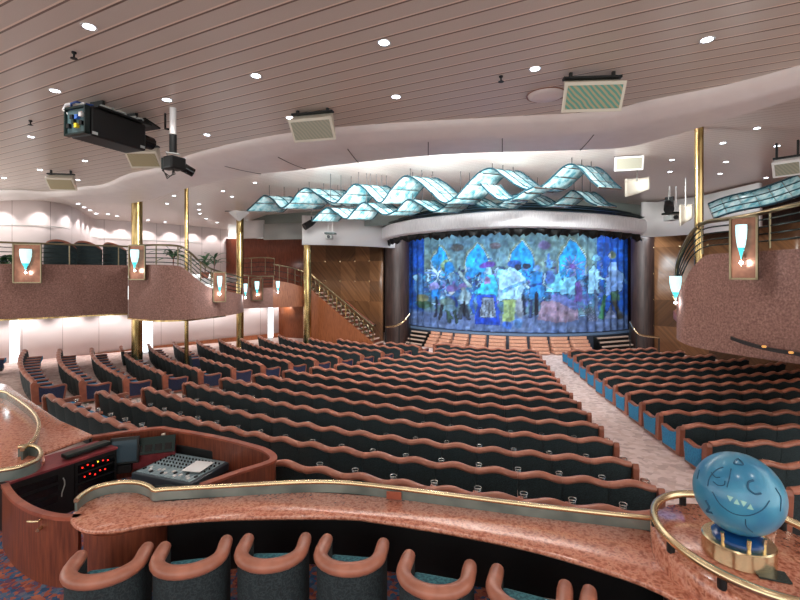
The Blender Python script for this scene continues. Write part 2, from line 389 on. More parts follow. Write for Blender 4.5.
# ------------------------------------------------------------------ theatre seats
def capz(x): return .672+.032*math.cos(2*PI*x/SW)
def seat_parts(root):
    ks=[]
    # padded back: closed slab whose top follows the wave
    g=MB(); nx=8
    def slab(y0b,y0t,y1b,y1t,zb,dz):
        vs=[];fs=[]
        for i in range(nx+1):
            x=-SW/2+.002+(SW-.004)*i/nx; bow=-.03*math.cos(PI*(i/nx-.5)); t=capz(x)+dz
            vs += [(x,y0b+bow,zb),(x,y0t+bow,t),(x,y1t+bow,t),(x,y1b+bow,zb)]
        for i in range(nx):
            a,b=4*i,4*i+4
            fs += [(a,b,b+1,a+1),(a+1,b+1,b+2,a+2),(a+2,b+2,b+3,a+3),(a+3,b+3,b,a)]
        fs += [(0,1,2,3),(4*nx+3,4*nx+2,4*nx+1,4*nx)]
        g.add(vs,fs)
    slab(-.05,-.11,.05,-.02,.13,-.03); ks.append(smoothen(g.build('backrest',M['fabric'],root),50))
    # rolled cap
    g=MB(); seg=8; nx=12; vs=[];fs=[]
    for i in range(nx+1):
        x=-SW/2+SW*i/nx; bow=-.03*math.cos(PI*(i/nx-.5)); e=.93 if i in (0,nx) else 1
        for q in range(seg):
            a=2*PI*q/seg; vs.append((x,-.072+bow+.068*e*math.cos(a),capz(x)-.012+.05*e*math.sin(a)))
    for i in range(nx):
        fs += [(i*seg+q,i*seg+(q+1)%seg,(i+1)*seg+(q+1)%seg,(i+1)*seg+q) for q in range(seg)]
    fs += [tuple(range(seg)),tuple(nx*seg+q for q in range(seg-1,-1,-1))]
    g.add(vs,fs); ks.append(smoothen(g.build('back_cap',M['vinyl'],root),60))
    g=MB(); g.box((-.04,.22,.33),(SW-.14,.42,.13)); ks.append(g.build('seat_cushion',M['teal'],root,bevel=0))
    g=MB(); g.add(*prof_slab([(-.02,.12),(-.02,.43),(.42,.42),(.40,.12)],SW/2-.075,SW/2-.012)); ks.append(g.build('arm_panel',M['navy'],root))
    g=MB(); g.box((SW/2-.044,.21,.445),(.068,.46,.045)); ks.append(g.build('arm_cap',M['vinyl'],root))
    g=MB(); g.box((-.02,.16,.06),(SW-.10,.42,.13)); ks.append(g.build('plinth',M['plinth'],root))
    return ks
def prof_slab(yz,x0,x1):
    n=len(yz); vs=[(x0,y,z) for y,z in yz]+[(x1,y,z) for y,z in yz]
    return vs,[tuple(range(n-1,-1,-1)),tuple(range(n,2*n))]+[(i,(i+1)%n,n+(i+1)%n,n+i) for i in range(n)]
SEAT=thing('theatre_seat','seat','seat',group='theatre seats in curved rows')
KIDS=seat_parts(SEAT)
# wire drink holder on the arm
g=MB()
for zz,rr in ((.53,.04),(.565,.05)): g.tube([(SW/2+rr*math.cos(a*PI/6),.33+rr*math.sin(a*PI/6),zz) for a in range(12)],.005,5,closed=True)
for a in range(2): g.tube([(SW/2+.04*math.cos(a*PI),.33,.46),(SW/2+.046*math.cos(a*PI),.33,.565)],.004,5)
HOLD=g.build('drink_holder',M['steel'],SEAT)
# end of a row: fabric panel in a copper frame
def end_parts(sx,fab):
    x0=sx*(SW/2+.005); out=[]
    prof=[(-.13,.03),(-.17,.60),(-.12,.665),(-.03,.62),(.06,.51),(.27,.475),(.57,.50),(.64,.465),(.58,.03)]
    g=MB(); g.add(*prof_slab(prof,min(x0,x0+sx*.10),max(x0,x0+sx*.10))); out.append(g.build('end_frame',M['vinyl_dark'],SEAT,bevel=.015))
    prof=[(.02,.10),(.0,.51),(.09,.465),(.27,.43),(.56,.455),(.585,.435),(.53,.09)]
    xa=x0+sx*.085; g=MB(); g.add(*prof_slab(prof,min(xa,xa+sx*.025),max(xa,xa+sx*.025))); out.append(g.build('end_panel',fab,SEAT))
    return out
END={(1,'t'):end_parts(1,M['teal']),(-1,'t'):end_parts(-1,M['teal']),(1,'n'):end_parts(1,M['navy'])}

ORD='zeroth first second third fourth fifth sixth seventh eighth ninth tenth eleventh twelfth thirteenth fourteenth fifteenth sixteenth seventeenth eighteenth nineteenth twentieth twenty-first twenty-second twenty-third twenty-fourth'.split()
def ang_on_line(R,fn,lo,hi,c=None):                       # angle at which the arc crosses a line fn(x,y)=0
    f=lambda a: fn(*pol(R,a,0,c)[:2]); a,b=lo,hi; fa=f(a)
    for _ in range(50):
        m=(a+b)/2
        if (f(m)>0)==(fa>0): a=m
        else: b=m
    return (a+b)/2
cl=lambda x,y: y-(10.72+.95*(x+8.44))             # left edge of the middle block
cr=lambda x,y: x-(3.575+.178*(y-6.27))              # its right edge
rl=lambda x,y: x-(5.70+.151*(y-8.2))                # left edge of the right block
lr=lambda x,y: y-(12.1+.82*(x+9.87))                # right edge of the left block
ll=lambda x,y: y-min(17.0+1.12*(x+14.4),25.2-.45*(x+7.5))               # its outer end
places=[]
RAD=math.radians
for i in range(-2,14):
    R=R0-RP*i
    spans=[]
    if i>=-1: spans.append(('c',ang_on_line(R,cl,RAD(-70),RAD(0),CM),ang_on_line(R,cr,RAD(-30),RAD(20),CM)))
    R=R0-RP*i-.35
    if i>=-2: spans.append(('l',ang_on_line(R,ll,RAD(-115),RAD(-25)),ang_on_line(R,lr,RAD(-75),RAD(-8))))
    R=R0-RP*i
    if i>=0:
        a0=ang_on_line(R,rl,RAD(-20),RAD(25)); nn=20
        amax=math.asin(min(.99,(11.5-CC.x+(13-i)*.75)/R)) if i>8 else RAD(60)
        spans.append(('r',a0,amax))
    for blk,a0,a1 in spans:
        R=R0-RP*i-(.35 if blk=='l' else 0)
        L=R*(a1-a0); n=max(1,int(round(L/SW))); st=(a1-a0)/n
        for k in range(n):
            a=a0+(k+.5)*st; p=pol(R,a,zf(R)+{0:.05,-1:.12,-2:.16}.get(i,0),CM if blk=='c' else CC); px=CX+F*p.x/p.y; py=HY+F*(EYE-p.z-.6)/p.y
            if any((p-P(cx_,275,cd_)).xy.length<.62 for cx_,cd_ in ((137,18.2),(186.5,17.6),(240,24.0),(307.5,24.3))): continue
            if p.y<2 or px>822 or px<-12: continue
            if blk=='c' and i==-1 and 166<px<262: continue       # nothing of these shows behind the booth
            if blk=='l' and i==-2 and px>12: continue
            places.append(dict(b=blk,i=i,k=k,n=n,p=p,a=a,sx=R*st/SW,px=px,py=py,d=p.y))
def score(q):
    s=1/q['d']**2
    if q['b']=='l': s*=.75
    if q['b']=='c' and q['i']==-1: s*=.5
    return s
order=sorted(places,key=score,reverse=True)
keep=set(id(q) for q in order[:300])
def seat_label(q):
    i,k,n=q['i'],q['k'],q['n']
    if q['b']=='c':
        return f"green copper-capped seat, middle block, {ORD[i+2]} row from the counter, {ORD[n-k]} from its right aisle"
    if q['b']=='r':
        return f"green copper-capped seat, right block, {ORD[i+1]} row behind the glass orb, {ORD[k+1]} from the aisle"
    return f"green copper-capped seat, left block, {ORD[i+3]} row from the counter, {ORD[n-k]} from its right aisle"
rest=[]; proto_mesh=[(k.data,) for k in KIDS[:2]]
for q in places:
    if id(q) not in keep: rest.append(q); continue
    r=SEAT.copy(); COL.objects.link(r); r.location=q['p']; r.rotation_euler=(0,0,q['a']); r.scale=(q['sx'],1,1); r['label']=seat_label(q)
    kids=list(KIDS)
    if q['i']<=2 and q['b']!='l': kids.append(HOLD)
    if q['k']==q['n']-1 and q['b']=='c': kids += END[(1,'t')]
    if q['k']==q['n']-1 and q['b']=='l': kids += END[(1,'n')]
    if q['k']==0 and q['b']=='r': kids += END[(-1,'t')]
    if q['k']==0 and q['b']=='c': kids += [END[(-1,'t')][0]]
    for ch in kids:
        c=ch.copy(); COL.objects.link(c); c.parent=r
# the seats farthest off, too many to be told one by one
g=MB(); far_mats=[]
def add_mesh(me,Mx,mi):
    b=len(g.v); g.v += [tuple(Mx@v.co) for v in me.vertices]
    g.f += [tuple(b+j for j in p.vertices) for p in me.polygons]; g.m += [mi]*len(me.polygons)
for q in rest:
    Mx=Matrix.Translation(q['p']) @ Matrix.Rotation(q['a'],4,'Z') @ Matrix.Diagonal((q['sx'],1,1,1))
    src=list(KIDS)
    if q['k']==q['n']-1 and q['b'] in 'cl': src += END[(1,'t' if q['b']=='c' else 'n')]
    if q['k']==0 and q['b']=='r': src += END[(-1,'t')]
    for ch in src:
        m=ch.data.materials[0]
        if m not in far_mats: far_mats.append(m)
        add_mesh(ch.data,Mx,far_mats.index(m))
if rest:
    o=g.build('distant_theatre_seats',far_mats,fix=False); smoothen(o,50); o['kind']='stuff'
    o['label']='distant rows of green copper-capped seats close to the stage'; o['category']='seats'
for ch in list(SEAT.children): bpy.data.objects.remove(ch)
bpy.data.objects.remove(SEAT)
print('SEATS',len(places),'stuff',len(rest))
# ------------------------------------------------------------------ long granite counter
near=[(73,512),(70,519),(78,527),(92,530.5),(120,529),(152,523),(227,517),(340,516),(380,520),(460,533),(540,550),(620,574),(660,590),(700,612)]
far=[(700,545),(652,531),(620,526),(540,516),(460,506),(380,496),(300,491.5),(227,496),(165,500.5),(154,501),(148,496.5),(138,492.5),(122,491.5),(105,494.5),(90,500),(79,506)]
cn=catmull([PZ(x,y,CT) for x,y in near],5); cf=catmull([PZ(x,y,CT) for x,y in far],5)
counter=thing('bar_counter','long curved red granite counter with a brass-topped glass rail','counter',(0,0,0))
def slab(outline,z0,z1,r=.02):
    # rounded-edge slab
    pts=[Vector((p[0],p[1],0)) for p in outline]; n=len(pts)
    g=MB(); 
    area=sum(pts[i].x*pts[(i+1)%n].y-pts[(i+1)%n].x*pts[i].y for i in range(n)); sgn=1 if area>0 else -1
    ring=[]
    for off,z in ((-r,z0),(0,z0+r),(0,z1-r),(-r*.3,z1-r*.3),(-r,z1)):
        vs=[]
        for i in range(n):
            t=(pts[(i+1)%n]-pts[i-1]); t=t.normalized() if t.length>1e-6 else Vector((1,0,0)); nn=Vector((t.y,-t.x,0))*sgn
            q=pts[i]+nn*off; vs.append((q.x,q.y,z))
        ring.append(vs)
    vs=[v for q in ring for v in q]; k=len(ring)
    fs=[(a*n+i,a*n+(i+1)%n,(a+1)*n+(i+1)%n,(a+1)*n+i) for a in range(k-1) for i in range(n)]
    fs += [tuple(range(n-1,-1,-1)),tuple((k-1)*n+i for i in range(n))]
    return g.add(vs,fs)
smoothen(slab(cn+cf,CT-.055,CT).build('countertop',M['granite'],counter),35)
# front panel below, set back, and the round drum at its end
mid=[a for a in cf if a.x>-2.95 and a.y>3]
g=MB(); g.sweep([Vector((p.x,p.y-.12,TIER)) for p in mid],[(-.04,0),(.04,0),(.04,CT-.055-TIER),(-.04,CT-.055-TIER)])
g.build('knee_panel',M['black'],counter)
dc=Vector((-2.98,4.93,0))
g=MB(); g.lathe([(.40,TIER),(.40,CT-.055)],(dc.x,dc.y,0),36); smoothen(g.build('end_drum',M['wood'],counter),40)
# rail: smoked glass strip under a brass tube along the far edge, ending in a hook over the rounded end
rl_=[(76,500.5),(82,494.5),(92,488.5),(105,484.5),(122,482),(138,482.5),(149,486),(155,490),(167,489),(227,485.8),(300,482),(340,482.3),(380,486),(460,496),(540,506),(620,514.8),(650,518)]
rp=catmull([PZ(x,y,CT+.12) for x,y in rl_],6); rp=[Vector((p.x,p.y,CT)) for p in rp]
g=MB(); g.sweep([Vector((p.x,p.y,CT)) for p in rp],[(-.012,0),(.012,0),(.012,.10),(-.012,.10)]); smoothen(g.build('glass_strip',M['grey_glass'],counter),40)
g=MB(); g.tube([p+Vector((0,0,.118)) for p in rp],.026,10); smoothen(g.build('brass_tube',M['brass'],counter),60)
b=PZ(394,499,CT); g=MB(); g.box(b+Vector((0,-.02,.05)),(.17,.02,.085),-.12); g.build('wood_plate',M['rim'],counter)

# ------------------------------------------------------------------ second granite counter on the other side of the booth
lc=[(-60,384),(0,383),(16,391),(36,404),(60,420),(93,434.5),(44,452.5),(45,460),(36,466),(18,471),(-10,475),(-70,480)]
lcp=[PZ(x,y,CT) for x,y in lc]
side=thing('side_counter','red granite counter beside the booth with an S-curved brass rail','counter',(0,0,0))
smoothen(slab(catmull(lcp[:5],4)+lcp[5:6]+catmull(lcp[6:],4),CT-.055,CT).build('countertop',M['granite'],side),35)
g=MB(); g.sweep([Vector((p.x-.35,p.y-.0,TIER)) for p in catmull([PZ(x,y,CT) for x,y in [(45,456),(36,464),(18,470),(-10,474),(-70,479)]],4)],[(-.03,0),(.03,0),(.03,CT-.055-TIER),(-.03,CT-.055-TIER)]); g.build('front_panel',M['wood'],side)
s1=[(-40,388),(0,391),(12,396),(24,404),(34,413),(39,424),(36,436),(29,444),(22,450)]
s2=[(18,447),(30,445.5),(38,448),(41,454),(37,460),(26,465),(10,469),(-20,473),(-60,477)]
for nm,q in (('curved_rail',s1),('edge_rail',s2)):
    pp=[Vector((p.x,p.y,CT)) for p in catmull([PZ(x,y,CT+.14) for x,y in q],6)]
    g=MB(); g.sweep(pp,[(-.012,0),(.012,0),(.012,.12),(-.012,.12)]); a=smoothen(g.build(nm,M['grey_glass'],side),40)
    g=MB(); g.tube([p+Vector((0,0,.14)) for p in pp],.028,10); smoothen(g.build('brass_tube',M['brass'],a),60)

# ------------------------------------------------------------------ round podium with brass ring, glass orb
PC=Vector((2.98,3.87,0)); ZP=1.60
pod=thing('podium','round granite podium ringed by a thick brass handrail','podium',PC); pod.scale=(.886,1.07,1)
g=MB(); g.lathe([(.74,1.20),(.775,1.23),(.775,ZP-.03),(.745,ZP),(0,ZP)],(0,0,0),48); smoothen(g.build('podium_top',M['granite'],pod),50)
g=MB(); g.lathe([(.66,TIER),(.66,1.20)],(0,0,0),40); smoothen(g.build('podium_base',M['wood'],pod),50)
ring=[Vector((.745*math.cos(a*PI/32),.745*math.sin(a*PI/32),ZP+.10)) for a in range(64)]
g=MB(); g.tube(ring,.036,12,closed=True); smoothen(g.build('brass_ring',M['brass'],pod),60)
for a in (25,95,150,180,215,255,300,345):
    a=RAD(a); g=MB(); g.tube([(.735*math.cos(a),.735*math.sin(a),ZP-.01),(.735*math.cos(a),.735*math.sin(a),ZP+.08)],.035,10)
    g.build('rail_bracket',M['black'],pod)
OB=Vector((2.855,3.80,2.13)); OR=.325
orb=thing('glass_orb','big frosted blue glass orb engraved with a face, on a brass base','sculpture',(OB.x,OB.y,ZP+.003))
k=NT('frosted_blue_glass'); b=k.b
gm=k.n('ShaderNodeTexCoord'); nz=k.n('ShaderNodeTexNoise'); nz.inputs['Scale'].default_value=3; k.l(gm.outputs['Object'],nz.inputs['Vector'])
k.l(ramp(k,nz.outputs['Fac'],[(.35,(48,132,174)),(.65,(80,170,202))]),b.inputs['Base Color'])
b.inputs['Roughness'].default_value=.34; b.inputs['Transmission Weight'].default_value=.25; b.inputs['Coat Weight'].default_value=.5; b.inputs['Coat Roughness'].default_value=.15
M['orb']=k.m; M['engrave']=mat('engraved_line',(26,80,110),.6); M['engrave_light']=mat('clear_glass_cut',(150,200,190),.2)
g=MB(); n1,n2=48,24; vs=[(0,0,-OR)]
g.lathe([(OR*math.sin(PI*(j+.02)/n2) if 0<j<n2 else 0.0, -OR*math.cos(PI*j/n2)*1.0) for j in range(n2+1)],(0,0,0),n1)
sph=smoothen(g.build('orb',M['orb'],orb,loc=(0,0,OB.z-ZP)),80)
# engraving, drawn on the side towards the seats' rear
eye=Vector((0,0,EYE)); to=(eye-OB).normalized(); rt=to.cross(Vector((0,0,1))).normalized()*-1; upv=to.cross(rt)*1
if upv.z<0: upv=-upv
rt=upv.cross(to)
def on_orb(x,y,lift=.0): # x,y in units of the radius, as seen from the tier
    r2=min(x*x+y*y,.98); return (rt*x+upv*y+to*math.sqrt(1-r2))*(OR+lift)+Vector((0,0,OB.z-ZP))
def engrave(pts,r=.0042,m='engrave',closed=False):
    q=catmull([Vector((a,b,0)) for a,b in pts],5,closed); g=MB(); g.tube([on_orb(p.x,p.y,.001) for p in q],r,6,closed=closed); g.build('engraved_line',M[m],orb)
ROT=RAD(0)
engrave([(-.14,.52),(-.17,.30),(-.22,.06)])                                   # nose
engrave([(-.62,-.02),(-.58,.2),(-.44,.42),(-.3,.52)])                         # cheek and brow
engrave([(.30,.36),(.20,.28),(.20,.14),(.32,.06),(.44,.10)],.008)             # curled eye
engrave([(-.55,.33),(-.46,.24),(-.36,.26)]); engrave([(-.5,.12),(-.4,.06),(-.28,.1),(-.26,.2)])
engrave([(-.52,-.12),(-.36,-.36),(-.1,-.50),(.2,-.46),(.46,-.26),(.6,-.02)])  # smile
engrave([(.14,-.56),(.16,-.72),(.28,-.82)]); engrave([(-.66,-.36),(-.58,-.5),(-.64,-.62),(-.52,-.62)],.009)
engrave([(.0,.80),(.10,.68),(-.08,.66)],.007,closed=True)
engrave([(.72,.3),(.82,.1),(.8,-.2)]); engrave([(-.86,.1),(-.82,.34)])
for j in range(4):                                                            # clear cut triangles of the mouth
    x=-.22+.13*j; pts=[(x,-.12-.02*j),(x+.13,-.13-.02*j),(x+.065,-.25-.02*j)] if j%2==0 else [(x,-.25-.02*j),(x+.13,-.25-.02*j),(x+.065,-.13-.02*j)]
    g=MB(); g.add([on_orb(*p,lift=.004) for p in pts]+[on_orb(*p,lift=-.004) for p in pts],[(0,1,2),(5,4,3),(0,3,4,1),(1,4,5,2),(2,5,3,0)]); g.build('cut_facet',M['engrave_light'],orb)
g=MB(); g.lathe([(.25,0),(.26,.01),(.26,.14),(.25,.15),(.19,.155)],(0,0,0),40); smoothen(g.build('brass_base',M['brass'],orb),40)
g=MB(); g.lathe([(.19,.145),(.19,.175),(.15,.205),(.11,.205)],(0,0,0),32); smoothen(g.build('blue_collar',mat('blue_collar_glass',(20,70,130),.15),orb),40)
for a in (200,255,300,350):
    a=RAD(a); g=MB(); g.tube([(.18*math.cos(a),.18*math.sin(a),.15),(.19*math.cos(a),.19*math.sin(a),.235)],.016,8); g.build('brass_peg',M['brass'],orb)
pl=PZ(772,575,ZP+.012); g=MB(); g.box((0,0,0),(.21,.14,.014),-.35)
tag(g.build('name_plaque',mat('dark_plaque',(38,50,46),.2),loc=pl),'small dark plaque lying on the podium before the glass orb','plaque')

# ------------------------------------------------------------------ tub chairs along the counter
def tub(name,label,loc,rz):
    t=thing(name,label,'chair',loc,rz,'copper-armed tub chairs along the counter')
    return t
def upath(r,arm,z,n=14):
    pts=[(-r,arm,z)]+[(-r,arm*q/3,z) for q in (2,1)]
    pts += [(-r*math.cos(PI*i/n),-r*.85*math.sin(PI*i/n),z) for i in range(n+1)]
    return pts+[(r,arm*q/3,z) for q in (1,2,3)]
def tub_parts(t):
    ks=[]
    g=MB(); cap=upath(.285,.20,.70); ends=[Vector((-.285,.25,.685))]; ends2=[Vector((.285,.25,.685))]
    pts=[Vector(p) for p in cap]; rr=[.045]+[.064]*len(pts)+[.045]
    rr=[.03,.055]+[.066]*(len(pts)-2)+[.055,.03]; pts=[Vector((-.285,.255,.69))]+pts+[Vector((.285,.255,.69))]; rr=[.028]+[.058]+[.066]*(len(pts)-4)+[.058]+[.028]
    g.tube(pts,rr,12,flat=.9); ks.append(smoothen(g.build('arm_roll',M['vinyl'],t),70))
    g=MB(); g.sweep([Vector((p[0],p[1],0)) for p in upath(.285,.21,0)],[(-.035,.10),(.05,.10),(.05,.67),(-.035,.67)]); ks.append(smoothen(g.build('tub_shell',M['tub_fabric'],t),50))
    g=MB(); 
    q=[(-.25,.25)]+[(-.245*math.cos(PI*i/12),-.21*math.sin(PI*i/12)) for i in range(13)]+[(.25,.25)]
    g.prism(q,.22,.53); ks.append(g.build('seat_cushion',noisy('tub_seat_teal',[(.4,(34,86,100)),(.6,(62,124,134))],40,.85,2),t,bevel=.03))
    g=MB(); g.lathe([(.2,0),(.2,.10)],(0,.0,0),16); ks.append(g.build('plinth',M['plinth'],t))
    return ks
spec=[((-3.03,4.27),(-2.44,4.41),(-2.58,3.84)),((-2.32,4.41),(-1.71,4.53),(-1.84,4.0)),((-1.54,4.55),(-.93,4.57),(-1.12,4.06)),((-.76,4.55),(-.12,4.47),(-.43,3.98)),((.08,4.29),(.67,4.13),(.30,3.73)),((.88,4.08),(1.43,3.86),(1.0,3.5)),((1.58,3.81),(2.13,3.52),(1.68,3.2))]
TL=['copper-armed tub chair at the wood drum end of the long granite counter','second copper-armed tub chair along the granite counter from the wood drum','third copper-armed tub chair along the granite counter from the wood drum','fourth copper-armed tub chair along the granite counter, middle of the seven','fifth copper-armed tub chair along the granite counter from the wood drum','sixth copper-armed tub chair, next but one to the glass orb podium','copper-armed tub chair mostly out of frame, beside the glass orb podium']
first=None
for (a,b_,c),lb in zip(spec,TL):
    m=Vector(((a[0]+b_[0])/2,(a[1]+b_[1])/2)); axis=Vector((b_[0]-a[0],b_[1]-a[1])); rz=math.atan2(axis.y,axis.x)
    f=Vector((-math.sin(rz),math.cos(rz))); o=m-f*.24
    if first is None:
        first=tub('tub_chair',lb,(o.x,o.y,TIER),rz); TK=tub_parts(first)
    else: copy_thing(first,TK,(o.x,o.y,TIER),rz,lb)

# ------------------------------------------------------------------ sound booth
booth=thing('sound_booth','sunken wooden sound booth with copper rim between the two counters','booth')
rimo=[(93,434.5),(125,430),(160,426),(172,427),(220,435),(255,443.5),(270,448.5),(278,454.5),(277,460),(266,465),(240,473),(204,486)]
rimp=catmull([PZ(x,y,CT) for x,y in rimo],5)
g=MB(); g.sweep(rimp,[(-.02,-.03),(-.02,0),(-.12,0),(-.12,-.03)]); smoothen(g.build('rim',M['rim'],booth),40)
g=MB(); g.sweep([Vector((p.x,p.y,.3)) for p in rimp],[(-.04,0),(-.04,CT-.33),(-.10,CT-.33),(-.10,0)]); smoothen(g.build('booth_wall',M['wood'],booth),40)
dw=[(2,484),(6,491),(13,499),(25,507),(40,513),(58,516.5),(78,517)]
dwp=catmull([PZ(x,y,CT) for x,y in dw],6)
g=MB(); g.sweep([Vector((p.x,p.y,TIER)) for p in dwp],[(0,0),(0,CT-.04-TIER),(.05,CT-.04-TIER),(.05,0)])
dr=smoothen(g.build('curved_door',M['wood'],booth),40); dr['label']='curved wooden door with a brass lever handle'
g=MB(); g.sweep([Vector((p.x,p.y,CT)) for p in dwp],[(-.012,-.04),(-.012,0),(.062,0),(.062,-.04)]); smoothen(g.build('door_rim',M['rim'],dr),40)
h=PZ(40,522,CT-.06); hy=Vector((.0,-.05,0)); HZ=1.24
hp=P(38,520,4.84)
g=MB(); g.tube([hp+Vector((.02,.06,0)),hp+Vector((.02,-.03,0)),hp+Vector((-.02,-.035,0)),hp+Vector((-.09,-.03,-.0))],.012,8); smoothen(g.build('door_handle',M['brass'],dr),60)
kp=P(38.5,529.5,4.82); g=MB(); g.tube([kp+Vector((0,.06,0)),kp+Vector((.002,-.02,0))],.02,10); g.build('door_lock',M['brass'],dr)
g=MB(); g.prism([PZ(x,y,1.0)[:2] for x,y in [(25,515),(100,470),(168,452),(260,478),(200,520),(120,545)]],.42,.45); g.build('booth_floor',M['black'],booth)
# equipment racks in a row, screens facing the operator
ra,rb=PZ(10,482,CT-.06),PZ(117,447,CT-.06); ax=(rb-ra).normalized(); nrm=Vector((ax.y,-ax.x,0))
RZ=math.atan2(ax.y,ax.x); Lr=(rb-ra).length
def rack(u0,u1,label):
    c=ra.lerp(rb,(u0+u1)/2)-nrm*.26; w=Lr*(u1-u0); t=thing('equipment_rack',label,'equipment rack',(c.x,c.y,.45),RZ,'equipment racks in the booth')
    H=CT-.06-.45
    g=MB(); g.box((0,0,H/2),(w-.01,.52,H-.04)); g.build('rack_case',M['black'],t)
    g=MB(); g.box((0,0,H-.01),(w,.56,.03)); g.build('rack_top',M['maroon'],t)
    return t,w,H
t1,w1,H1=rack(0,.56,'wide black equipment rack with maroon top, beside the side counter')
g=MB(); g.tube([(.22+.02*math.sin(i),-.275,H1-.18-.05*i) for i in range(6)],.008,5); g.build('hanging_cable',M['lightgrey'],t1)
for j in range(3):
    g=MB(); g.box((-.1,-.265,H1-.16-.14*j),(w1*.7,.01,.09)); g.build('rack_unit',M['blackgloss'],t1)
t2,w2,H2=rack(.56,1,'black equipment rack with rows of red indicator lights')
red=mat('red_led',(255,40,30),.4,0,2); yel=mat('yellow_led',(255,220,60),.4,0,2)
for j in range(4):
    g=MB(); g.box((0,-.265,H2-.14-.14*j),(w2*.86,.01,.11)); u=g.build('rack_unit',M['blackgloss'],t2)
    if j<2:
        for i in range(6-j):
            g=MB(); g.box((-.2+.07*i+.03*j,-.275,H2-.13-.14*j+.02*math.sin(i*2.3)),(.015,.012,.015)); g.build('indicator_light',yel if (i==3 and j==0) else red,t2)
g=MB(); c=ra.lerp(rb,.74)-nrm*.16+Vector((0,0,.055)); g.box((0,0,0),(.62,.16,.06)); 
d=thing('rack_device','flat black device lying on the maroon rack top','device',c,RZ+.05)
o=g.build('device_case',M['green_metal'],d,bevel=.015); g=MB(); g.box((0,-.083,0),(.5,.01,.03)); g.build('device_front',M['black'],d)
# monitor and patch panel
mc=P(125,455,7.05); mon=thing('monitor','small dark monitor standing between rack and patch panel','monitor',(mc.x,mc.y,.9),RAD(18))
g=MB(); g.box((0,0,.32),(.40,.07,.40),rx=-.15); g.build('monitor_case',M['black'],mon,bevel=.01)
g=MB(); g.box((0,-.042,.325),(.34,.012,.32),rx=-.15); g.build('screen',mat('dark_screen',(52,66,74),.15,0,.12,(70,90,100)),mon)
g=MB(); g.box((0,0,.06),(.2,.18,.12)); g.build('stand',M['black'],mon)
pc=P(154,444,7.25); pp_=thing('patch_panel','sloping patch panel with a row of square modules under the booth rim','control panel',(pc.x,pc.y,pc.z-.12),RAD(20))
g=MB(); g.box((0,0,.10),(.62,.06,.26),rx=-.5); g.build('panel_face',M['green_metal'],pp_)
for i in range(4): g=MB(); g.box((-.21+.14*i,-.045,.08),(.10,.02,.10),rx=-.5); g.build('module',M['blackgloss'],pp_)
g=MB(); g.box((0,.05,-.10),(.62,.18,.26)); g.build('panel_shelf',M['maroon'],pp_)
# mixing desk
q=[PZ(x,y,1.05) for x,y in [(134,473),(192,483),(229,461.5),(172,451)]]
ex=(q[1]-q[0]); dc_=sum(q,Vector())/4; wx=((q[1]-q[0]).length+(q[2]-q[3]).length)/2; wy=((q[3]-q[0]).length+(q[2]-q[1]).length)/2
MZ=math.atan2(ex.y+(q[2]-q[3]).y,ex.x+(q[2]-q[3]).x)
desk=thing('mixing_desk','grey-blue mixing desk of faders and knobs inside the booth','mixing desk',(dc_.x,dc_.y,.45),MZ)
g=MB(); g.box((0,0,.53),(wx,wy,.12)); g.build('desk_body',mat('desk_case',(58,68,76),.4),desk,bevel=.015)
M['strip']=noisy('channel_strip_face',[(.4,(116,136,144)),(.6,(156,176,182))],40,.35,2,stretch=(1,.15,1))
nch=16
for i in range(nch):
    x=-wx/2+.05+(wx-.1)*(i+.5)/nch; g=MB(); g.box((x,0,.594),((wx-.1)/nch-.008,wy-.08,.01)); s=g.build('channel_strip',M['strip'],desk)
    g=MB(); g.box((x,-wy*.30+.06*math.sin(i*1.7),.605),(.028,.05,.022)); g.build('fader',M['white'] if i%3 else M['black'],s)
    for j in range(4):
        g=MB(); g.lathe([(.014,.597),(.012,.622)],(x,-.05+.10*j,0),8); g.build('knob',M['blackgloss'],s)
g=MB(); g.box((0,wy/2+.06,.64),(wx,.10,.14),rx=.0); mb_=g.build('meter_bridge',M['black'],desk,bevel=.01)
g=MB(); g.box((0,0,.24),(wx*.9,wy*.8,.46)); g.build('desk_stand',M['black'],desk)
pc=dc_+Matrix.Rotation(MZ,3,'Z')@Vector((wx*.26,.02,.0)); g=MB(); g.box((0,0,0),(.30,.36,.008))
tag(g.build('paper_sheet',M['paper'],loc=(pc.x,pc.y,1.082),rz=MZ+.15),'white sheet of paper lying on the mixing desk','paper')
c=P(160,478,6.0); ch=thing('operator_chair','black rounded backrest of a chair in front of the mixing desk','chair',(c.x,c.y,.45),RAD(15))
g=MB(); q=[]; 
g.grid(lambda u,v: Vector((-.22+.44*u,-.05*math.cos(PI*(u-.5))+.03*v,.45+.27*v*(1-.35*(2*u-1)**4))),10,6); smoothen(g.build('chair_back',M['green_metal'],ch,solid=.05),50)
g=MB(); g.box((0,.2,.42),(.44,.42,.08)); g.build('chair_seat',M['black'],ch,bevel=.02)
g=MB(); g.lathe([(.2,0),(.2,.03),(.03,.06),(.03,.4)],(0,.2,0),12); g.build('chair_base',M['black'],ch)
pw=P(167,437,7.55); g=MB(); g.tube([pw+Vector((0,-.12,.10)),pw+Vector((.02,-.13,-.12)),pw+Vector((.03,-.15,-.35))],[.05,.04,.025],8,flat=.5)
tag(smoothen(g.build('hanging_cloth',M['offwhite']),60),'cream cloth strap hanging over the corner of the booth rim','cloth')
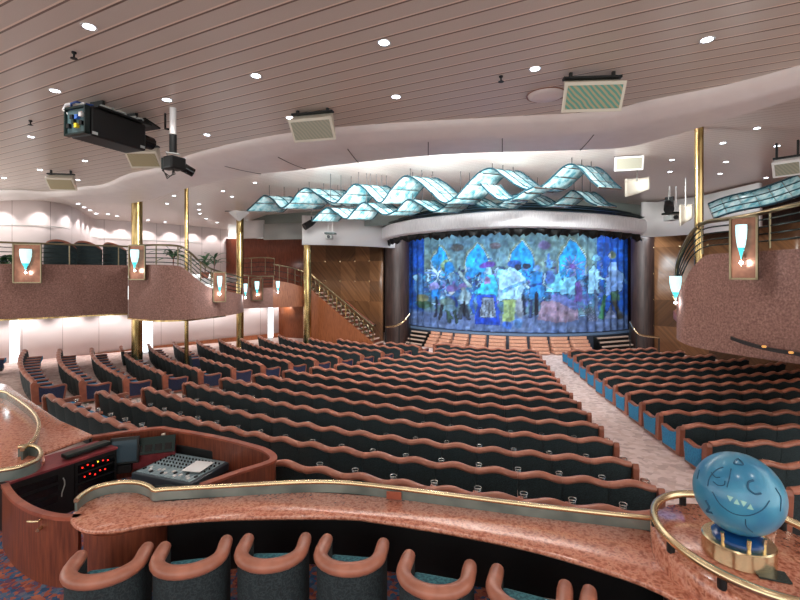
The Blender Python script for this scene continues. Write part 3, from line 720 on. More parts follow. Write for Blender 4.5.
# ------------------------------------------------------------------ stage
SZ=.94
A0,A1=RAD(-60),RAD(38)
def lipR(a): return 8.75+.15*math.cos((a-RAD(-10))*2)
arc=lambda dR,z,a0=A0,a1=A1,n=40: [pol(lipR(a0+(a1-a0)*i/n)+dR,a0+(a1-a0)*i/n,z) for i in range(n+1)]
g=MB(); poly=[(p.x,p.y) for p in arc(0,0)]+[(p.x,p.y) for p in reversed(arc(-4,0))]
n_=41
vs=[(p.x,p.y,0) for p in arc(0,0)]+[(p.x,p.y,SZ) for p in arc(0,0)]+[(p.x,p.y,SZ) for p in arc(-4,0)]
fs=[(i,i+1,n_+i+1,n_+i) for i in range(n_-1)]+[(n_+i,n_+i+1,2*n_+i+1,2*n_+i) for i in range(n_-1)]
g.add(vs,fs); struct(g.build('floor_stage',mat('stage_floor',(52,60,74),.5),solid=.02),'dark stage floor and lip')
g=MB(); g.sweep(arc(.03,SZ-.10),[(-.02,0),(.02,0),(.02,.12),(-.02,.12)]); struct(g.build('trim_3',mat('stage_edge_paint',(96,120,150),.4)),'grey blue nosing along the stage lip')
# step blocks before the stage
M['tread']=noisy('peach_step_carpet',[(.4,(206,150,124)),(.6,(222,170,144))],20,.7,3)
def steps(a0,a1,n,rise0,label,m,edge,grp):
    am=(a0+a1)/2; c=pol(lipR(am),am,0); t=thing('step_block',label,'steps',c,am,grp); w=2*(lipR(am)+.5)*math.sin((a1-a0)/2)-.20
    for j in range(n):
        z=SZ-.13-rise0*j; dep=.15*(j+1); g=MB()
        q=[(-w/2,0),(w/2,0),(w/2,-dep+.12)]+[(w/2*math.cos(s*PI/8)if 0 else w/2-.10+.10*math.cos(s*PI/8),-dep+.10-.10*math.sin(s*PI/8)) for s in range(1,5)]+[(-w/2+.10-.10*math.sin(s*PI/8),-dep+.10-.10*math.cos(s*PI/8)) for s in range(0,5)]
        g.prism([(x,y-.01) for x,y in q],max(z-rise0+.03,0),z); st=g.build('step',m,t)
    return t
# blocks are spread along the lip as the photo shows them
def ang_px(px,R):
    lo,hi=RAD(-80),RAD(60)
    for _ in range(40):
        m_=(lo+hi)/2; p=pol(R,m_)
        if CX+F*p.x/p.y<px: lo=m_
        else: hi=m_
    return m_
edges=[426.5,438,451.5,468.5,487,507.5,529,550,571,591]
NM=['first','second','third','fourth','fifth','sixth','seventh','eighth','ninth']
for i in range(9):
    steps(ang_px(edges[i],9.2),ang_px(edges[i+1],9.2),5,.16,f'peach carpeted step block below the stage lip, {NM[i]} from the staircase end',M['tread'],None,'step blocks along the stage lip')
M['dark_tread']=noisy('pale_tread',[(.4,(190,160,144)),(.6,(206,178,160))],20,.6,3)
for a,b_,lb in ((408,424,'short dark stair with pale treads below the painted curtain, staircase side'),(601,632,'short dark stair with pale treads below the painted curtain, right block side')):
    a0,a1=ang_px(a,9.4),ang_px(b_,9.4); am=(a0+a1)/2; t=thing('stage_stair',lb,'stairs',pol(lipR(am),am,0),am,'stage stairs'); w=2*9.2*math.sin((a1-a0)/2)
    g=MB()
    for j in range(4): g.box((0,-.15*(j+1),(SZ-.2*(j+1))/2),(w,.30,SZ-.2*(j+1)))
    g.build('stair_body',M['black'],t)
    for j in range(4): g=MB(); g.box((0,-.15*(j+1)-.13,SZ-.2*(j+1)-.02),(w,.09,.07)); g.build('tread',M['dark_tread'],t)

# ------------------------------------------------------------------ painted curtain
X0,X1,Y0,Y1=405.0,637.0,232.0,334.0
SC_=3; W_,H_=int((X1-X0)*SC_),int((Y1-Y0)*SC_)
yy,xx=np.mgrid[0:H_,0:W_]; px=X0+(xx+.5)/SC_; py=Y0+(yy+.5)/SC_
img=np.zeros((H_,W_,3)); 
def smooth_noise(sx,sy,seed):
    r=np.random.default_rng(seed); gx,gy=int((X1-X0)/sx)+3,int((Y1-Y0)/sy)+3; t=r.random((gy,gx))
    u=(px-X0)/sx; v=(py-Y0)/sy; i=u.astype(int); j=v.astype(int); fu=u-i; fv=v-j; fu=fu*fu*(3-2*fu); fv=fv*fv*(3-2*fv)
    return (t[j,i]*(1-fu)+t[j,i+1]*fu)*(1-fv)+(t[j+1,i]*(1-fu)+t[j+1,i+1]*fu)*fv
wx=(smooth_noise(6,6,1)-.5)*3+(smooth_noise(2.5,2.5,2)-.5)*1.6; wy_=(smooth_noise(6,6,3)-.5)*3+(smooth_noise(2.5,2.5,4)-.5)*1.6
PX,PY=px+wx*.6,py+wy_*.6
def put(mask,c,op=1.0):
    global img
    m=np.clip(mask,0,1)[...,None]*op; img=img*(1-m)+np.array(c,float)*m
def ell(cx,cy,rx,ry,c,rot=0,op=1,soft=.25):
    a=math.radians(rot); dx,dy=PX-cx,PY-cy; u=(dx*math.cos(a)+dy*math.sin(a))/rx; v=(-dx*math.sin(a)+dy*math.cos(a))/ry
    put((1-np.sqrt(u*u+v*v))/soft+.5,c,op)
def seg(pts,w,c,op=1):
    dm=np.full(PX.shape,1e9)
    for (ax,ay),(bx,by) in zip(pts,pts[1:]):
        vx,vy=bx-ax,by-ay; t=np.clip(((PX-ax)*vx+(PY-ay)*vy)/(vx*vx+vy*vy+1e-9),0,1); dm=np.minimum(dm,np.hypot(PX-ax-t*vx,PY-ay-t*vy))
    put((w/2-dm)/.5+.5,c,op)
def polyg(pts,c,op=1):
    ins=np.zeros(PX.shape,bool); n=len(pts)
    for i in range(n):
        x1,y1=pts[i]; x2,y2=pts[(i+1)%n]
        cond=((y1>PY)!=(y2>PY)); xi=(x2-x1)*(PY-y1)/((y2-y1) if y2!=y1 else 1e-9)+x1; ins ^= (cond&(PX<xi))
    put(ins.astype(float),c,op)
def arch(cx,yt,yb,hw,c,edge):
    pts=[(cx-hw,yb)]
    for s in range(9): a=s/8; pts.append((cx-hw*(1-a**1.8),yb-(yb-yt)*(.45+.55*a)))
    full=pts+[(2*cx-x,y) for x,y in reversed(pts)]
    seg(full,3.6,edge); polyg(full,c); seg(full,1.3,(206,206,190))
# ground
img[:]=(34,92,180); put(((px>425)&(px<600)).astype(float),(128,138,122)); put(smooth_noise(14,10,9)*((px>425)&(px<600)),(96,130,150),.8)
put((px<424).astype(float),(24,84,176)); put((px>598).astype(float),(24,92,190))
put((np.sin(px*1.1)>.3)*(px>600)*1.0,(14,60,140),.6)
for cx,yt,hw in ((440,241,10),(477.5,240,12),(521.5,238,13),(572,236.5,13.5)): arch(cx,yt,278,hw,(30,160,226),(150,146,116))
ell(457,244,6,4,(84,74,70)); ell(495,243,6,3,(110,84,90)); ell(545,243,6,4,(130,96,140))
put(np.clip((PY-311)/4,0,1),(120,128,172)); put(np.clip((PY-318)/8,0,1)*smooth_noise(9,5,21),(160,158,190),.7)
# crowd base tone across the middle
put(np.clip(1-np.abs(PY-289)/24,0,1)*np.clip((px-414)/8,0,1)*np.clip((612-px)/8,0,1),(40,104,180),.85)
r=np.random.default_rng(11)
pal=[(180,214,244),(30,70,160),(120,120,200),(40,170,210),(150,110,190),(70,90,120),(214,232,250),(24,40,90),(90,190,230),(160,170,214)]
for i in range(650):
    x=r.uniform(415,612); y=r.normal(286,13); c=pal[r.integers(len(pal))]
    if y<256 or y>318: continue
    a=r.uniform(0,PI); l=r.uniform(2,6); seg([(x,y),(x+l*math.cos(a),y+l*math.sin(a))],r.uniform(.7,2.2),c,.8)
# figures, left to right
def figure(x,y,h,body,legs,head=(214,196,190),hat=None,arm=None,lean=0):
    ell(x+lean,y-h*.36,h*.10,h*.15,body,lean*3); ell(x+lean*1.3,y-h*.60,h*.055,h*.065,head)
    if hat: ell(x+lean*1.3,y-h*.68,h*.11,h*.05,hat)
    seg([(x-h*.05,y-h*.26),(x-h*.07,y)],h*.07,legs); seg([(x+h*.05,y-h*.26),(x+h*.09,y)],h*.07,legs)
    if arm: seg([(x+lean,y-h*.46),(x+arm,y-h*.40)],h*.05,body)
ell(419,285,5,13,(76,120,170)); ell(422,300,6,6,(150,130,90),-25); ell(424,306,8,4,(60,90,60)); ell(416,276,3,4,(170,200,220))
for a in range(12):
    t=a*PI/6; seg([(436,271),(436+10*math.cos(t),271+9*math.sin(t))],1.6,(226,236,252) if a%2 else (120,150,220))
seg([(430,262),(440,278)],2.4,(240,246,255)); seg([(442,266),(434,282)],2,(236,244,255))
ell(446,263,4.2,7,(150,160,104)); ell(449,265,4.6,6,(20,130,200)); ell(434,286,6,5,(176,150,210)); ell(436,294,6,6,(40,140,220)); seg([(436,298),(435,318)],2,(36,40,70))
figure(452,322,52,(26,62,150),(60,80,70),hat=(20,40,110)); ell(452,287,7,4,(120,90,150)); ell(448,304,7,7,(110,120,100),0,.8); ell(450,309,6,4,(150,180,200),0,.7); seg([(443,306),(440,320)],2.2,(24,26,40)); seg([(447,312),(452,319)],2,(60,90,60))
figure(464,318,50,(170,180,226),(50,56,70),hat=(150,110,170)); seg([(459,271),(470,284)],3.4,(190,196,190)); ell(465,296,6,8,(176,186,190)); seg([(464,302),(465,316)],2.4,(22,24,44))
ell(487,263,8,3.4,(120,70,170),-8); ell(489,270,4,5,(190,216,240)); polyg([(480,292),(485,272),(494,272),(500,292)],(70,190,220)); ell(487,280,3,6,(190,130,180)); ell(502,272,5,6,(150,220,230))
seg([(478,286),(471,300),(474,312)],3,(40,90,190)); seg([(476,290),(488,284),(497,292)],4.5,(60,200,232))
polyg([(475,324),(478,293),(496,293),(501,324)],(28,74,196)); polyg([(480,316),(481.5,296),(494,296),(496,316)],(176,172,184)); 
for i in range(4): seg([(482+3.4*i,299),(482+3.6*i,314)],.8,(120,110,120)); 
for i in range(4): seg([(481,300+4*i),(495,300+4*i)],.7,(140,140,160))
polyg([(497,298),(500,268),(512,264),(526,276),(520,300)],(196,224,250)); seg([(508,268),(528,285)],3,(236,246,255)); seg([(502,290),(524,280)],2.4,(120,176,236)); ell(514,262,7,4,(40,90,180)); ell(518,265,3,3,(30,36,60)); ell(526,264,4,3,(24,30,50))
polyg([(503,320),(503,297),(517,298),(514,319)],(176,180,110)); ell(520,306,5,10,(170,160,170)); ell(507,324,5,4,(70,110,200)); ell(518,321,5,5,(120,160,220)); seg([(523,294),(525,312)],2.4,(30,40,70))
polyg([(528,296),(532,270),(542,270),(545,296)],(40,140,210)); ell(537,266,3,3.6,(120,150,210)); seg([(530,284),(544,282)],2,(24,70,160)); seg([(537,292),(537,312)],4,(28,26,44)); seg([(531,298),(530,316)],3,(40,60,110))
polyg([(546,290),(549,272),(560,272),(564,290)],(130,206,224)); ell(549,262,3,5,(90,150,200)); seg([(549,252),(549,262)],2,(60,100,170)); ell(549,275,5,6,(90,120,200)); seg([(545,272),(544,283),(552,286)],1.8,(226,236,248))
polyg([(538,318),(542,300),(556,298),(576,304),(580,318),(560,321)],(188,138,156)); polyg([(549,297),(560,292),(584,305),(574,308)],(120,120,180)); ell(566,312,9,4,(202,150,164))
for a in range(14):
    t=a*PI*2/14; seg([(573,264),(573+11*math.cos(t),264+10*math.sin(t))],1.3,(190,170,214) if a%2 else (90,110,180))
ell(573,264,2.5,2.5,(120,70,150)); polyg([(560,292),(563,274),(576,276),(580,294)],(150,210,236)); polyg([(574,300),(575,280),(581,280),(582,300)],(136,90,170)); ell(586,297,4,6,(110,120,190))
for i in range(5): seg([(582+3*i,306),(590+2*i,320)],1,(200,180,200))
polyg([(588,292),(589,270),(594,262),(599,270),(600,292)],(190,226,248)); ell(596,256,4,4,(150,200,226)); seg([(597,275),(605,278)],2.4,(210,236,250)); seg([(596,290),(597,312)],4,(150,160,196))
ell(611.5,252,3.8,4.4,(130,126,92)); ell(609,253,2,3,(206,184,180)); polyg([(605,294),(608,260),(616,260),(623,276),(620,292)],(150,172,222)); seg([(621,272),(627,282),(632,276)],2.4,(150,176,200)); ell(614,270,5,7,(170,186,230)); seg([(604,296),(601,316)],5,(70,130,80)); seg([(613,296),(620,318)],4,(84,70,60)); polyg([(610,292),(619,290),(620,300),(612,300)],(76,110,80)); polyg([(604,318),(611,302),(617,318)],(170,160,190))
put(np.clip((px-623)/3,0,1)*((py<316)),(18,84,176),.55)
put(np.clip(smooth_noise(1.6,2.2,31)-.5,0,1)*.4,(220,236,250)); put(np.clip(.55-smooth_noise(3.0,3.0,32),0,1)*.5,(16,30,70))
tone=.55+.75*(.6*smooth_noise(3.2,5,41)+.4*smooth_noise(1.5,2.2,42)); img=img*np.clip(tone,0,1.25)[...,None]
lum=img.mean(2); gy,gx=np.gradient(lum); img=img*(1-np.clip(np.hypot(gx,gy)/60-.08,0,.6))[...,None]
img=img*np.array([.80,.96,1.06]); img=np.clip(img,0,255)
lut=np.array([lin((i,i,i))[0] for i in range(256)])
imgl=lut[np.clip(img,0,255).astype(int)]
# the cloth itself, hanging in soft folds behind the lip
NU,NV=260,112; CU0,CU1=RAD(-60),RAD(38)
vs=[];cols=[]
for j in range(NV+1):
    for i in range(NU+1):
        a=CU0+(CU1-CU0)*i/NU; R=lipR(a)-.35+.05*math.sin(i*.62)+.03*math.sin(i*.23+1); z=SZ+.02+5.5*j/NV; p=pol(R,a,z); vs.append(p)
        p0=pol(lipR(a)-.35,a,z); qx,qy=CX+F*p0.x/p0.y,HY+F*(EYE-p0.z)/p0.y
        # painting is laid out along the cloth: u across, height up
        cols.append((qx,qy))
ca=np.array(cols).reshape(NV+1,NU+1,2)
x=np.clip(((ca[...,0]-X0)*SC_).astype(int),0,W_-1)
top=ca[NV,:,1]; bot=ca[0,:,1]
ymid=np.linspace(331.0,225.0,NV+1)[:,None]*np.ones((1,NU+1))
y=np.clip(((ymid-Y0)*SC_).astype(int),0,H_-1)
cc_=imgl[y,x]
me=bpy.data.meshes.new('painted_curtain'); fs=[(j*(NU+1)+i,j*(NU+1)+i+1,(j+1)*(NU+1)+i+1,(j+1)*(NU+1)+i) for j in range(NV) for i in range(NU)]
me.from_pydata([tuple(v) for v in vs],[],fs); at=me.color_attributes.new('paint','FLOAT_COLOR','POINT')
flat=np.ones((len(vs),4),dtype=np.float32); flat[:,:3]=cc_.reshape(-1,3); at.data.foreach_set('color',flat.ravel())
k=NT('painted_cloth'); an=k.n('ShaderNodeVertexColor'); an.layer_name='paint'; k.l(an.outputs['Color'],k.b.inputs['Base Color']); k.b.inputs['Roughness'].default_value=.8
me.materials.append(k.m); me.polygons.foreach_set('use_smooth',[True]*len(fs))
cur=bpy.data.objects.new('painted_curtain',me); COL.objects.link(cur); md=cur.modifiers.new('solid','SOLIDIFY'); md.thickness=.02
tag(cur,'blue stage curtain painted with a masked ball beneath pointed arches','curtain')

# ------------------------------------------------------------------ canopy over the stage
cp=[(381,244,26.0),(390,240.5,23.6),(410,237,21.6),(450,233.5,19.8),(485,231,18.9),(520,230,18.5),(560,230.2,18.8),(600,232,19.5),(630,234.5,20.6),(648,236,21.8)]
cpts=catmull([Vector(((x-CX)/F*d,d,0)) for x,y,d in cp],8)
CB=5.93
can=thing('stage_canopy','curved white fluted canopy band over the painted curtain','canopy')
M['fluted']=noisy('fluted_white_band',[(.35,(228,226,230)),(.65,(252,250,252))],9,.5,3,stretch=(6,6,.25),bump=.4)
g=MB(); g.sweep([p+Vector((0,0,CB)) for p in cpts],[(.0,0),(-.10,.06),(-.13,.2),(-.13,.5),(-.10,.64),(.0,.70),(.3,.70),(.3,.0)]); smoothen(g.build('white_band',M['fluted'],can),40)
for j in range(3):
    g=MB(); off=.30+.42*j; z=CB+.74+.17*j
    g.sweep([p+Vector((0,0,z)) for p in cpts],[(off,0),(off-.34,.02),(off-.36,.07),(off,.15)]); smoothen(g.build('black_louvre',M['green_metal'],can),40)
# ragged black border below the band
k_=0; bpath=resample([p for p in cpts],160)
g=MB(); vs=[];fs=[]
for i,p in enumerate(bpath):
    a=bpath[max(i-1,0)]; b_=bpath[min(i+1,159)]; t=(b_-a).normalized(); nn=Vector((-t.y,t.x,0))
    for s,z in ((.32,CB+.3),(.32+.12*math.sin(i*.8),CB-.05),(.34+.1*math.sin(i*1.3),CB-.26-.07*math.sin(i*1.9)-.05*math.sin(i*.37))): vs.append(p+nn*s+Vector((0,0,z)))
for i in range(159):
    for q in range(2): fs.append((3*i+q,3*i+3+q,3*i+4+q,3*i+1+q))
g.add(vs,fs); smoothen(g.build('black_border',M['black'],can,solid=.03),50)
# bulkhead behind the canopy
g=MB(); bh=[P(250,215,27.5),P(330,215,25),P(400,205,23.5),P(450,200,22),P(520,198,21.3),P(600,200,22),P(650,205,23.2),P(690,205,22.5)]
bh=catmull([Vector((p.x,p.y,0)) for p in bh],6)
wall('trim_4',[(p.x,p.y) for p in bh],6.6,7.6,mat('grey_green_bulkhead',(132,140,134),.6),n=1,label='grey green bulkhead above the canopy')
# white fascias each side
fa=catmull([P(302,245,23.0),P(325,246,23.3),P(350,246,23.9),P(378,245,24.9),P(396,242,26.2)],6)
wall('trim_5',[(p.x,p.y) for p in fa],5.52,7.0,M['white'],n=1,label='curved white fascia above the staircase',th=.3)
fb=[P(240,238,27.0),P(264,236.5,26.5)]; wall('trim_6',[(p.x,p.y) for p in fb],6.15,7.2,M['white'],n=1,label='white bulkhead over the landing')
fb=[P(264,239,26.0),P(304,240,25.4)]; wall('trim_7',[(p.x,p.y) for p in fb],6.0,6.9,M['lightgrey'],n=1,label='grey ceiling recess beside the white fascia')
fc=[P(642,236,21.5),P(656,237,21.6),P(700,238,20.0),P(760,236,17)]
wall('trim_8',[(p.x,p.y) for p in fc],5.80,7.45,M['white'],n=1,label='white bulkhead over the veneer wall',th=.2)
# dark half-round columns at the stage sides
for px_,dd,r_,nm in ((397,26.6,.72,'wall_column_dark'),(644,23.9,.62,'wall_column_dark')):
    p=P(px_,275,dd); g=MB(); g.lathe([(r_,0),(r_,6.1)],(p.x,p.y,0),32); o=smoothen(g.build(nm,M['darkwood']),50); struct(o,'dark rounded column beside the curtain')
for px_,d_,pts in ((0,0,[(386,327,24.6),(395,326,24.2),(403,322,24.0),(410,314,24.4)]),(0,0,[(630,322,23.0),(634,329,22.4),(641,335,22.2),(659,337.5,22.2)])):
    q=catmull([P(*t) for t in pts],6); t=thing('stage_handrail','pale curved handrail at the '+('staircase' if pts[0][0]<500 else 'right block')+' side of the stage','handrail')
    g=MB(); g.tube(q,.05,8); smoothen(g.build('rail_tube',M['brass'],t),60)
    for a in (q[0],q[-1],q[len(q)//2]): g=MB(); g.tube([(a.x,a.y,0.0),(a.x,a.y,a.z)],.03,6); g.build('rail_post',M['black'],t)
# ------------------------------------------------------------------ balconies
UF=4.02                                            # upper floor level
def parapet(o_name,pts,parent,m,th=.16):
    """pts: (x, y, z_bottom, z_top) along the front; the solid is th deep"""
    g=MB(); n=len(pts); vs=[]
    for i,p in enumerate(pts):
        a=pts[max(i-1,0)]; b=pts[min(i+1,n-1)]; t=Vector((b[0]-a[0],b[1]-a[1],0)).normalized(); nn=Vector((-t.y,t.x,0))*th
        vs += [(p[0],p[1],p[2]),(p[0],p[1],p[3]),(p[0]+nn.x,p[1]+nn.y,p[3]),(p[0]+nn.x,p[1]+nn.y,p[2])]
    fs=[(4*i+q,4*i+4+q,4*i+4+(q+1)%4,4*i+(q+1)%4) for i in range(n-1) for q in range(4)]+[(0,1,2,3),(4*n-1,4*n-2,4*n-3,4*n-4)]
    g.add(vs,fs); return smoothen(g.build(o_name,m,parent),40)
def cat4(pts,n=6):
    a=catmull([Vector((p[0],p[1],p[2])) for p in pts],n); b=catmull([Vector((p[0],p[1],p[3])) for p in pts],n)
    return [(p.x,p.y,p.z,q.z) for p,q in zip(a,b)]
def pp4(px,d,yt,yb):
    a=P(px,yt,d); b=P(px,yb,d); return (a.x,a.y,b.z,a.z)
lb=thing('balcony','carpet-fronted balcony over the pale left wall, curving down to the staircase','balcony')
L1=[(P(px,0,d).x,d,2.47,4.34) for px,d in ((-60,13.6),(-20,14.6),(24,15.3),(60,15.9),(100,16.7),(128,17.2))]
L2=[pp4(128.5,15.75,264.5,318.5),pp4(145,15.2,264.6,320.3),pp4(162,14.9,264.8,321.2),pp4(180,14.9,266.5,320.8),pp4(190,15.1,273,320.3),pp4(198,15.4,280,319.4),pp4(207,15.8,286,318.3),pp4(216,16.3,289,317.2),pp4(228,17.1,291.5,315.5),pp4(240,18.0,294,313.2),pp4(243.5,19.4,295.5,311.2),pp4(241,21,296.5,309.5)]
L1c,L2c=cat4(L1,5),cat4(L2,5)
parapet('parapet',L1c,lb,M['carpet_wall']); parapet('parapet',L2c,lb,M['carpet_wall'])
parapet('parapet_return',[(L1[-1][0]+.02,17.3,2.47,4.34),(L2[0][0],15.75,2.47,4.34)],lb,M['carpet_wall'])
# upper floor slab
sl=[(p[0]+.02,p[1]+.05) for p in L1c]+[(p[0],p[1]+.08) for p in L2c if p[3]>4.2]+[(-8.4,19),(-9.5,25),(-10.4,29),(-13.2,28.2),(-17,24.4),(-19,17)]
g=MB(); g.prism(sl,3.55,3.8); g.build('upper_floor_slab',M['white'],lb)
# gold line along the foot of the parapet
g=MB(); g.sweep([Vector((p[0],p[1]-.02,p[2]-.02)) for p in L1c+L2c[:40]],[(-.02,0),(.02,0),(.02,.05),(-.02,.05)]); g.build('gilt_edge',M['brass_dark'],lb)
def railing(name,label,top,bars,posts,pr=.022,pm='rail_dark',rt=.035):
    t=thing(name,label,'railing')
    g=MB(); g.tube([Vector(p) for p in top],rt,8); smoothen(g.build('top_rail',M['rail_dark'],t),60)
    for b in bars:
        g=MB(); g.tube([Vector(p) for p in b],.016,6); smoothen(g.build('bar',M['green_metal'],t),60)
    for a,b in posts:
        g=MB(); g.tube([Vector(a),Vector(b)],pr,6); g.build('post',M[pm],t)
    return t
def rail_for(path,h,nb,every,name,label,**kw):
    top=[Vector((p[0],p[1]+.07,p[3]+h)) for p in path]; bars=[[Vector((p[0],p[1]+.07,p[3]+h*(j+.6)/(nb+.6))) for p in path] for j in range(nb)]
    posts=[((path[i][0],path[i][1]+.07,path[i][3]+.006),(path[i][0],path[i][1]+.07,path[i][3]+h)) for i in range(2,len(path),every)]
    return railing(name,label,top,bars,posts,**kw)
rail_for(L1c,.72,4,7,'balcony_railing','dark barred railing with a brass top rail on the flat stretch of balcony')
rail_for(L2c[:46],.66,4,6,'balcony_railing','dark barred railing sweeping down the curved end of the balcony')
# landing parapet further back
lp=thing('landing','low landing with carpet and wood front behind the curved balcony end','balcony')
LP=[pp4(243,23.5,287,308.5),pp4(258,24.0,288,308),pp4(273,24.4,287.5,307.6)]
LQ=[pp4(273,24.4,280,307.6),pp4(290,24.7,283,307),pp4(303,25.0,287,306.5)]
parapet('carpet_front',cat4(LP,4),lp,M['carpet_wall']); parapet('wood_front',cat4(LQ,4),lp,M['wood_orange'])
g=MB(); g.prism([(p[0],p[1]+.1) for p in LP+LQ]+[(-5.3,27.2),(-7.6,27.0)],2.42,2.60); g.build('landing_slab',M['wood'],lp)
ltop=[P(240,277,19.5),P(250,279,23.0),P(262,277.5,24),P(270,262,25.4)]
rail_for([(p[0],p[1],p[2],p[3]) for p in cat4(LP,6)],.62,3,5,'balcony_railing','low railing of the landing behind the curved balcony end')
rail_for(cat4(LQ,6),.85,2,3,'balcony_railing','brass stair-head railing on the wood front of the landing')
rq=[(P(x,0,d).x,d,0,3.97-(y-275)/450*d-1.0) for x,y,d in ((243,258.5,27.0),(262,257.5,27.2),(274,258.5,27.4))]
rail_for(cat4(rq,5),1.0,3,4,'balcony_railing','brass topped railing across the warm wood wall of the landing')
# staircase from the landing down to the hall
ST0,ST1=P(303,283,25.2),P(373,336,23.4); ns=16
stt=thing('staircase','straight staircase with wood side descending from the landing to the hall','staircase')
dirv=Vector((ST1.x-ST0.x,ST1.y-ST0.y,0)); dl=dirv.length; dirv.normalize(); side_=Vector((-dirv.y,dirv.x,0)); z0s=3.05
tot=dl
g=MB(); cor=[ST0+dirv*(tot*i/ns) for i in range(ns+1)]
vs=[];fs=[]
for i in range(ns+1):
    z=z0s*(1-i/ns)+.45; vs += [(cor[i].x,cor[i].y,0),(cor[i].x,cor[i].y,z),(cor[i].x+side_.x*.08,cor[i].y+side_.y*.08,z),(cor[i].x+side_.x*.08,cor[i].y+side_.y*.08,0)]
for i in range(ns):
    for q in range(4): fs.append((4*i+q,4*i+4+q,4*i+4+(q+1)%4,4*i+(q+1)%4))
fs += [(0,1,2,3),(4*ns+3,4*ns+2,4*ns+1,4*ns)]
g.add(vs,fs); g.build('wood_side',M['wood_orange'],stt)
for i in range(ns):
    z=z0s*(1-(i+.5)/ns); c=cor[i].lerp(cor[i+1],.5)+side_*.95
    g=MB(); g.box((c.x,c.y,z/2),(tot/ns+.02,1.7,max(z,.05)),math.atan2(dirv.y,dirv.x)); tr=g.build('step',M['wood'],stt)
    g=MB(); c2=c+dirv*(tot/ns/2); g.box((c2.x,c2.y,z-.03),(.06,1.7,.07),math.atan2(dirv.y,dirv.x)); g.build('nosing',M['dark_tread'],tr)
sp=[(p.x,p.y,0,z0s*(1-i/ns)+.50) for i,p in enumerate(cor)]
sp2=sp
rl1=rail_for(sp2,.80,2,2,'stair_railing','brass stair railing with scrolled balusters descending past the gold column',pr=.035,pm='brass_dark',rt=.05)
for i in range(0,ns,1):
    p=Vector(sp[i][:2]+(sp[i][3],)); q=Vector(sp[i+1][:2]+(sp[i+1][3],))
    g=MB(); m=p.lerp(q,.5)+Vector((0,.07,.36)); g.tube([m+dirv*(.15*math.cos(s*PI/5))+Vector((0,0,.24*math.sin(s*PI/5))) for s in range(10)],.03,5,closed=True); g.build('scroll',M['rail_dark'],rl1)
q=[P(345,300,25.8),P(358,312,25.4),P(374,325,25.0)]
t=thing('wall_handrail','dark handrail on the veneer wall beside the staircase','handrail')
g=MB(); g.tube(q,.05,8); g.build('rail_tube',M['wood'],t)
for a in (q[0],q[2]): g=MB(); g.tube([a,a+Vector((.05,1.0,-.1))],.03,6); g.build('bracket',M['black'],t)

# right balcony
rb_=thing('balcony','tall rose carpet-fronted balcony with rounded nose over the right block','balcony')
RBT=[(677.0,12.4,297,337.0),(676.6,11.6,296,338.5),(678.5,10.9,291.5,340.5),(684,10.5,284,343.5),(690,10.35,271,346),(697,10.2,262.5,347.5),(706,9.95,255.3,349.5),(722,9.5,253.2,352.5),(740,9.1,252.4,355.5),(770,8.55,250.4,360),(800,8.05,248.7,364),(840,7.45,246.2,370.5),(900,6.7,242.5,381)]
RB=cat4([pp4(px,d,yt,yb) for px,d,yt,yb in RBT],5)
parapet('parapet',RB,rb_,M['carpet_wall'],th=.18)
g=MB(); g.prism([(p[0]+.06,p[1]+.03) for p in RB]+[(15,6.0),(15.2,17),(12.4,19.5),(8.5,14)],2.62,2.85); g.build('upper_floor_slab',M['wood'],rb_)
# lower soffit ledge with small brass lights beneath the front
g=MB(); q=[(p[0]-.05,p[1]-.05) for p in RB[45:]]
lq=catmull([P(731,338,9.0),P(745,343,8.8),(P(770,349.5,8.35)),P(800,354.5,7.9),P(840,362,7.3)],5)
g.sweep([Vector((p.x,p.y,p.z)) for p in lq],[(-.03,-.03),(.05,-.03),(.05,.03),(-.03,.03)]); g.build('ledge',M['plinth'],rb_)
for px_,py_,d_ in ((764,346.5,8.42),(791,352.5,8.0)):
    p=P(px_,py_,d_); g=MB(); g.lathe([(.0,-.02),(.03,-.02),(.04,.0),(.03,.02)],p,12); g.build('brass_light',mat('warm_lamp',(255,190,110),.3,0,.5,(255,180,90)),rb_)
RR=[(p[0],p[1],p[2],p[3]) for p in RB]
rtop=catmull([P(679,292,11.4),P(676.5,272,11.3),P(680,256,11.0),P(688,239,10.6),P(697,227.5,10.3),P(707,222,10.0),P(722,219.6,9.55),P(740,217,9.1),P(770,211,8.55),P(800,203.8,8.05),P(850,193,7.4)],6)
rbars=[]
base_=catmull([P(681,298,11.35),P(679.5,287,11.2),P(684,276,10.9),P(690,264,10.6),P(698,256.5,10.3),P(708,252.3,10.0),P(722,250.6,9.55),P(740,250,9.1),P(770,248,8.55),P(800,245.6,8.05),P(850,240,7.4)],6)
for j in range(1,5): rbars.append([a.lerp(b,j/5) for a,b in zip(base_,rtop)])
rr=railing('balcony_railing','brass railing curling over the rounded nose of the rose balcony',rtop,rbars,[(base_[i],rtop[i]) for i in (27,41,48,57)],rt=.045)
rc=P(700,226,10.25); g=MB(); g.tube([rc+Vector((.07*math.cos(a*PI/6),0,.07*math.sin(a*PI/6))) for a in range(12)],.02,6,closed=True); g.build('scroll',M['brass_dark'],rr)

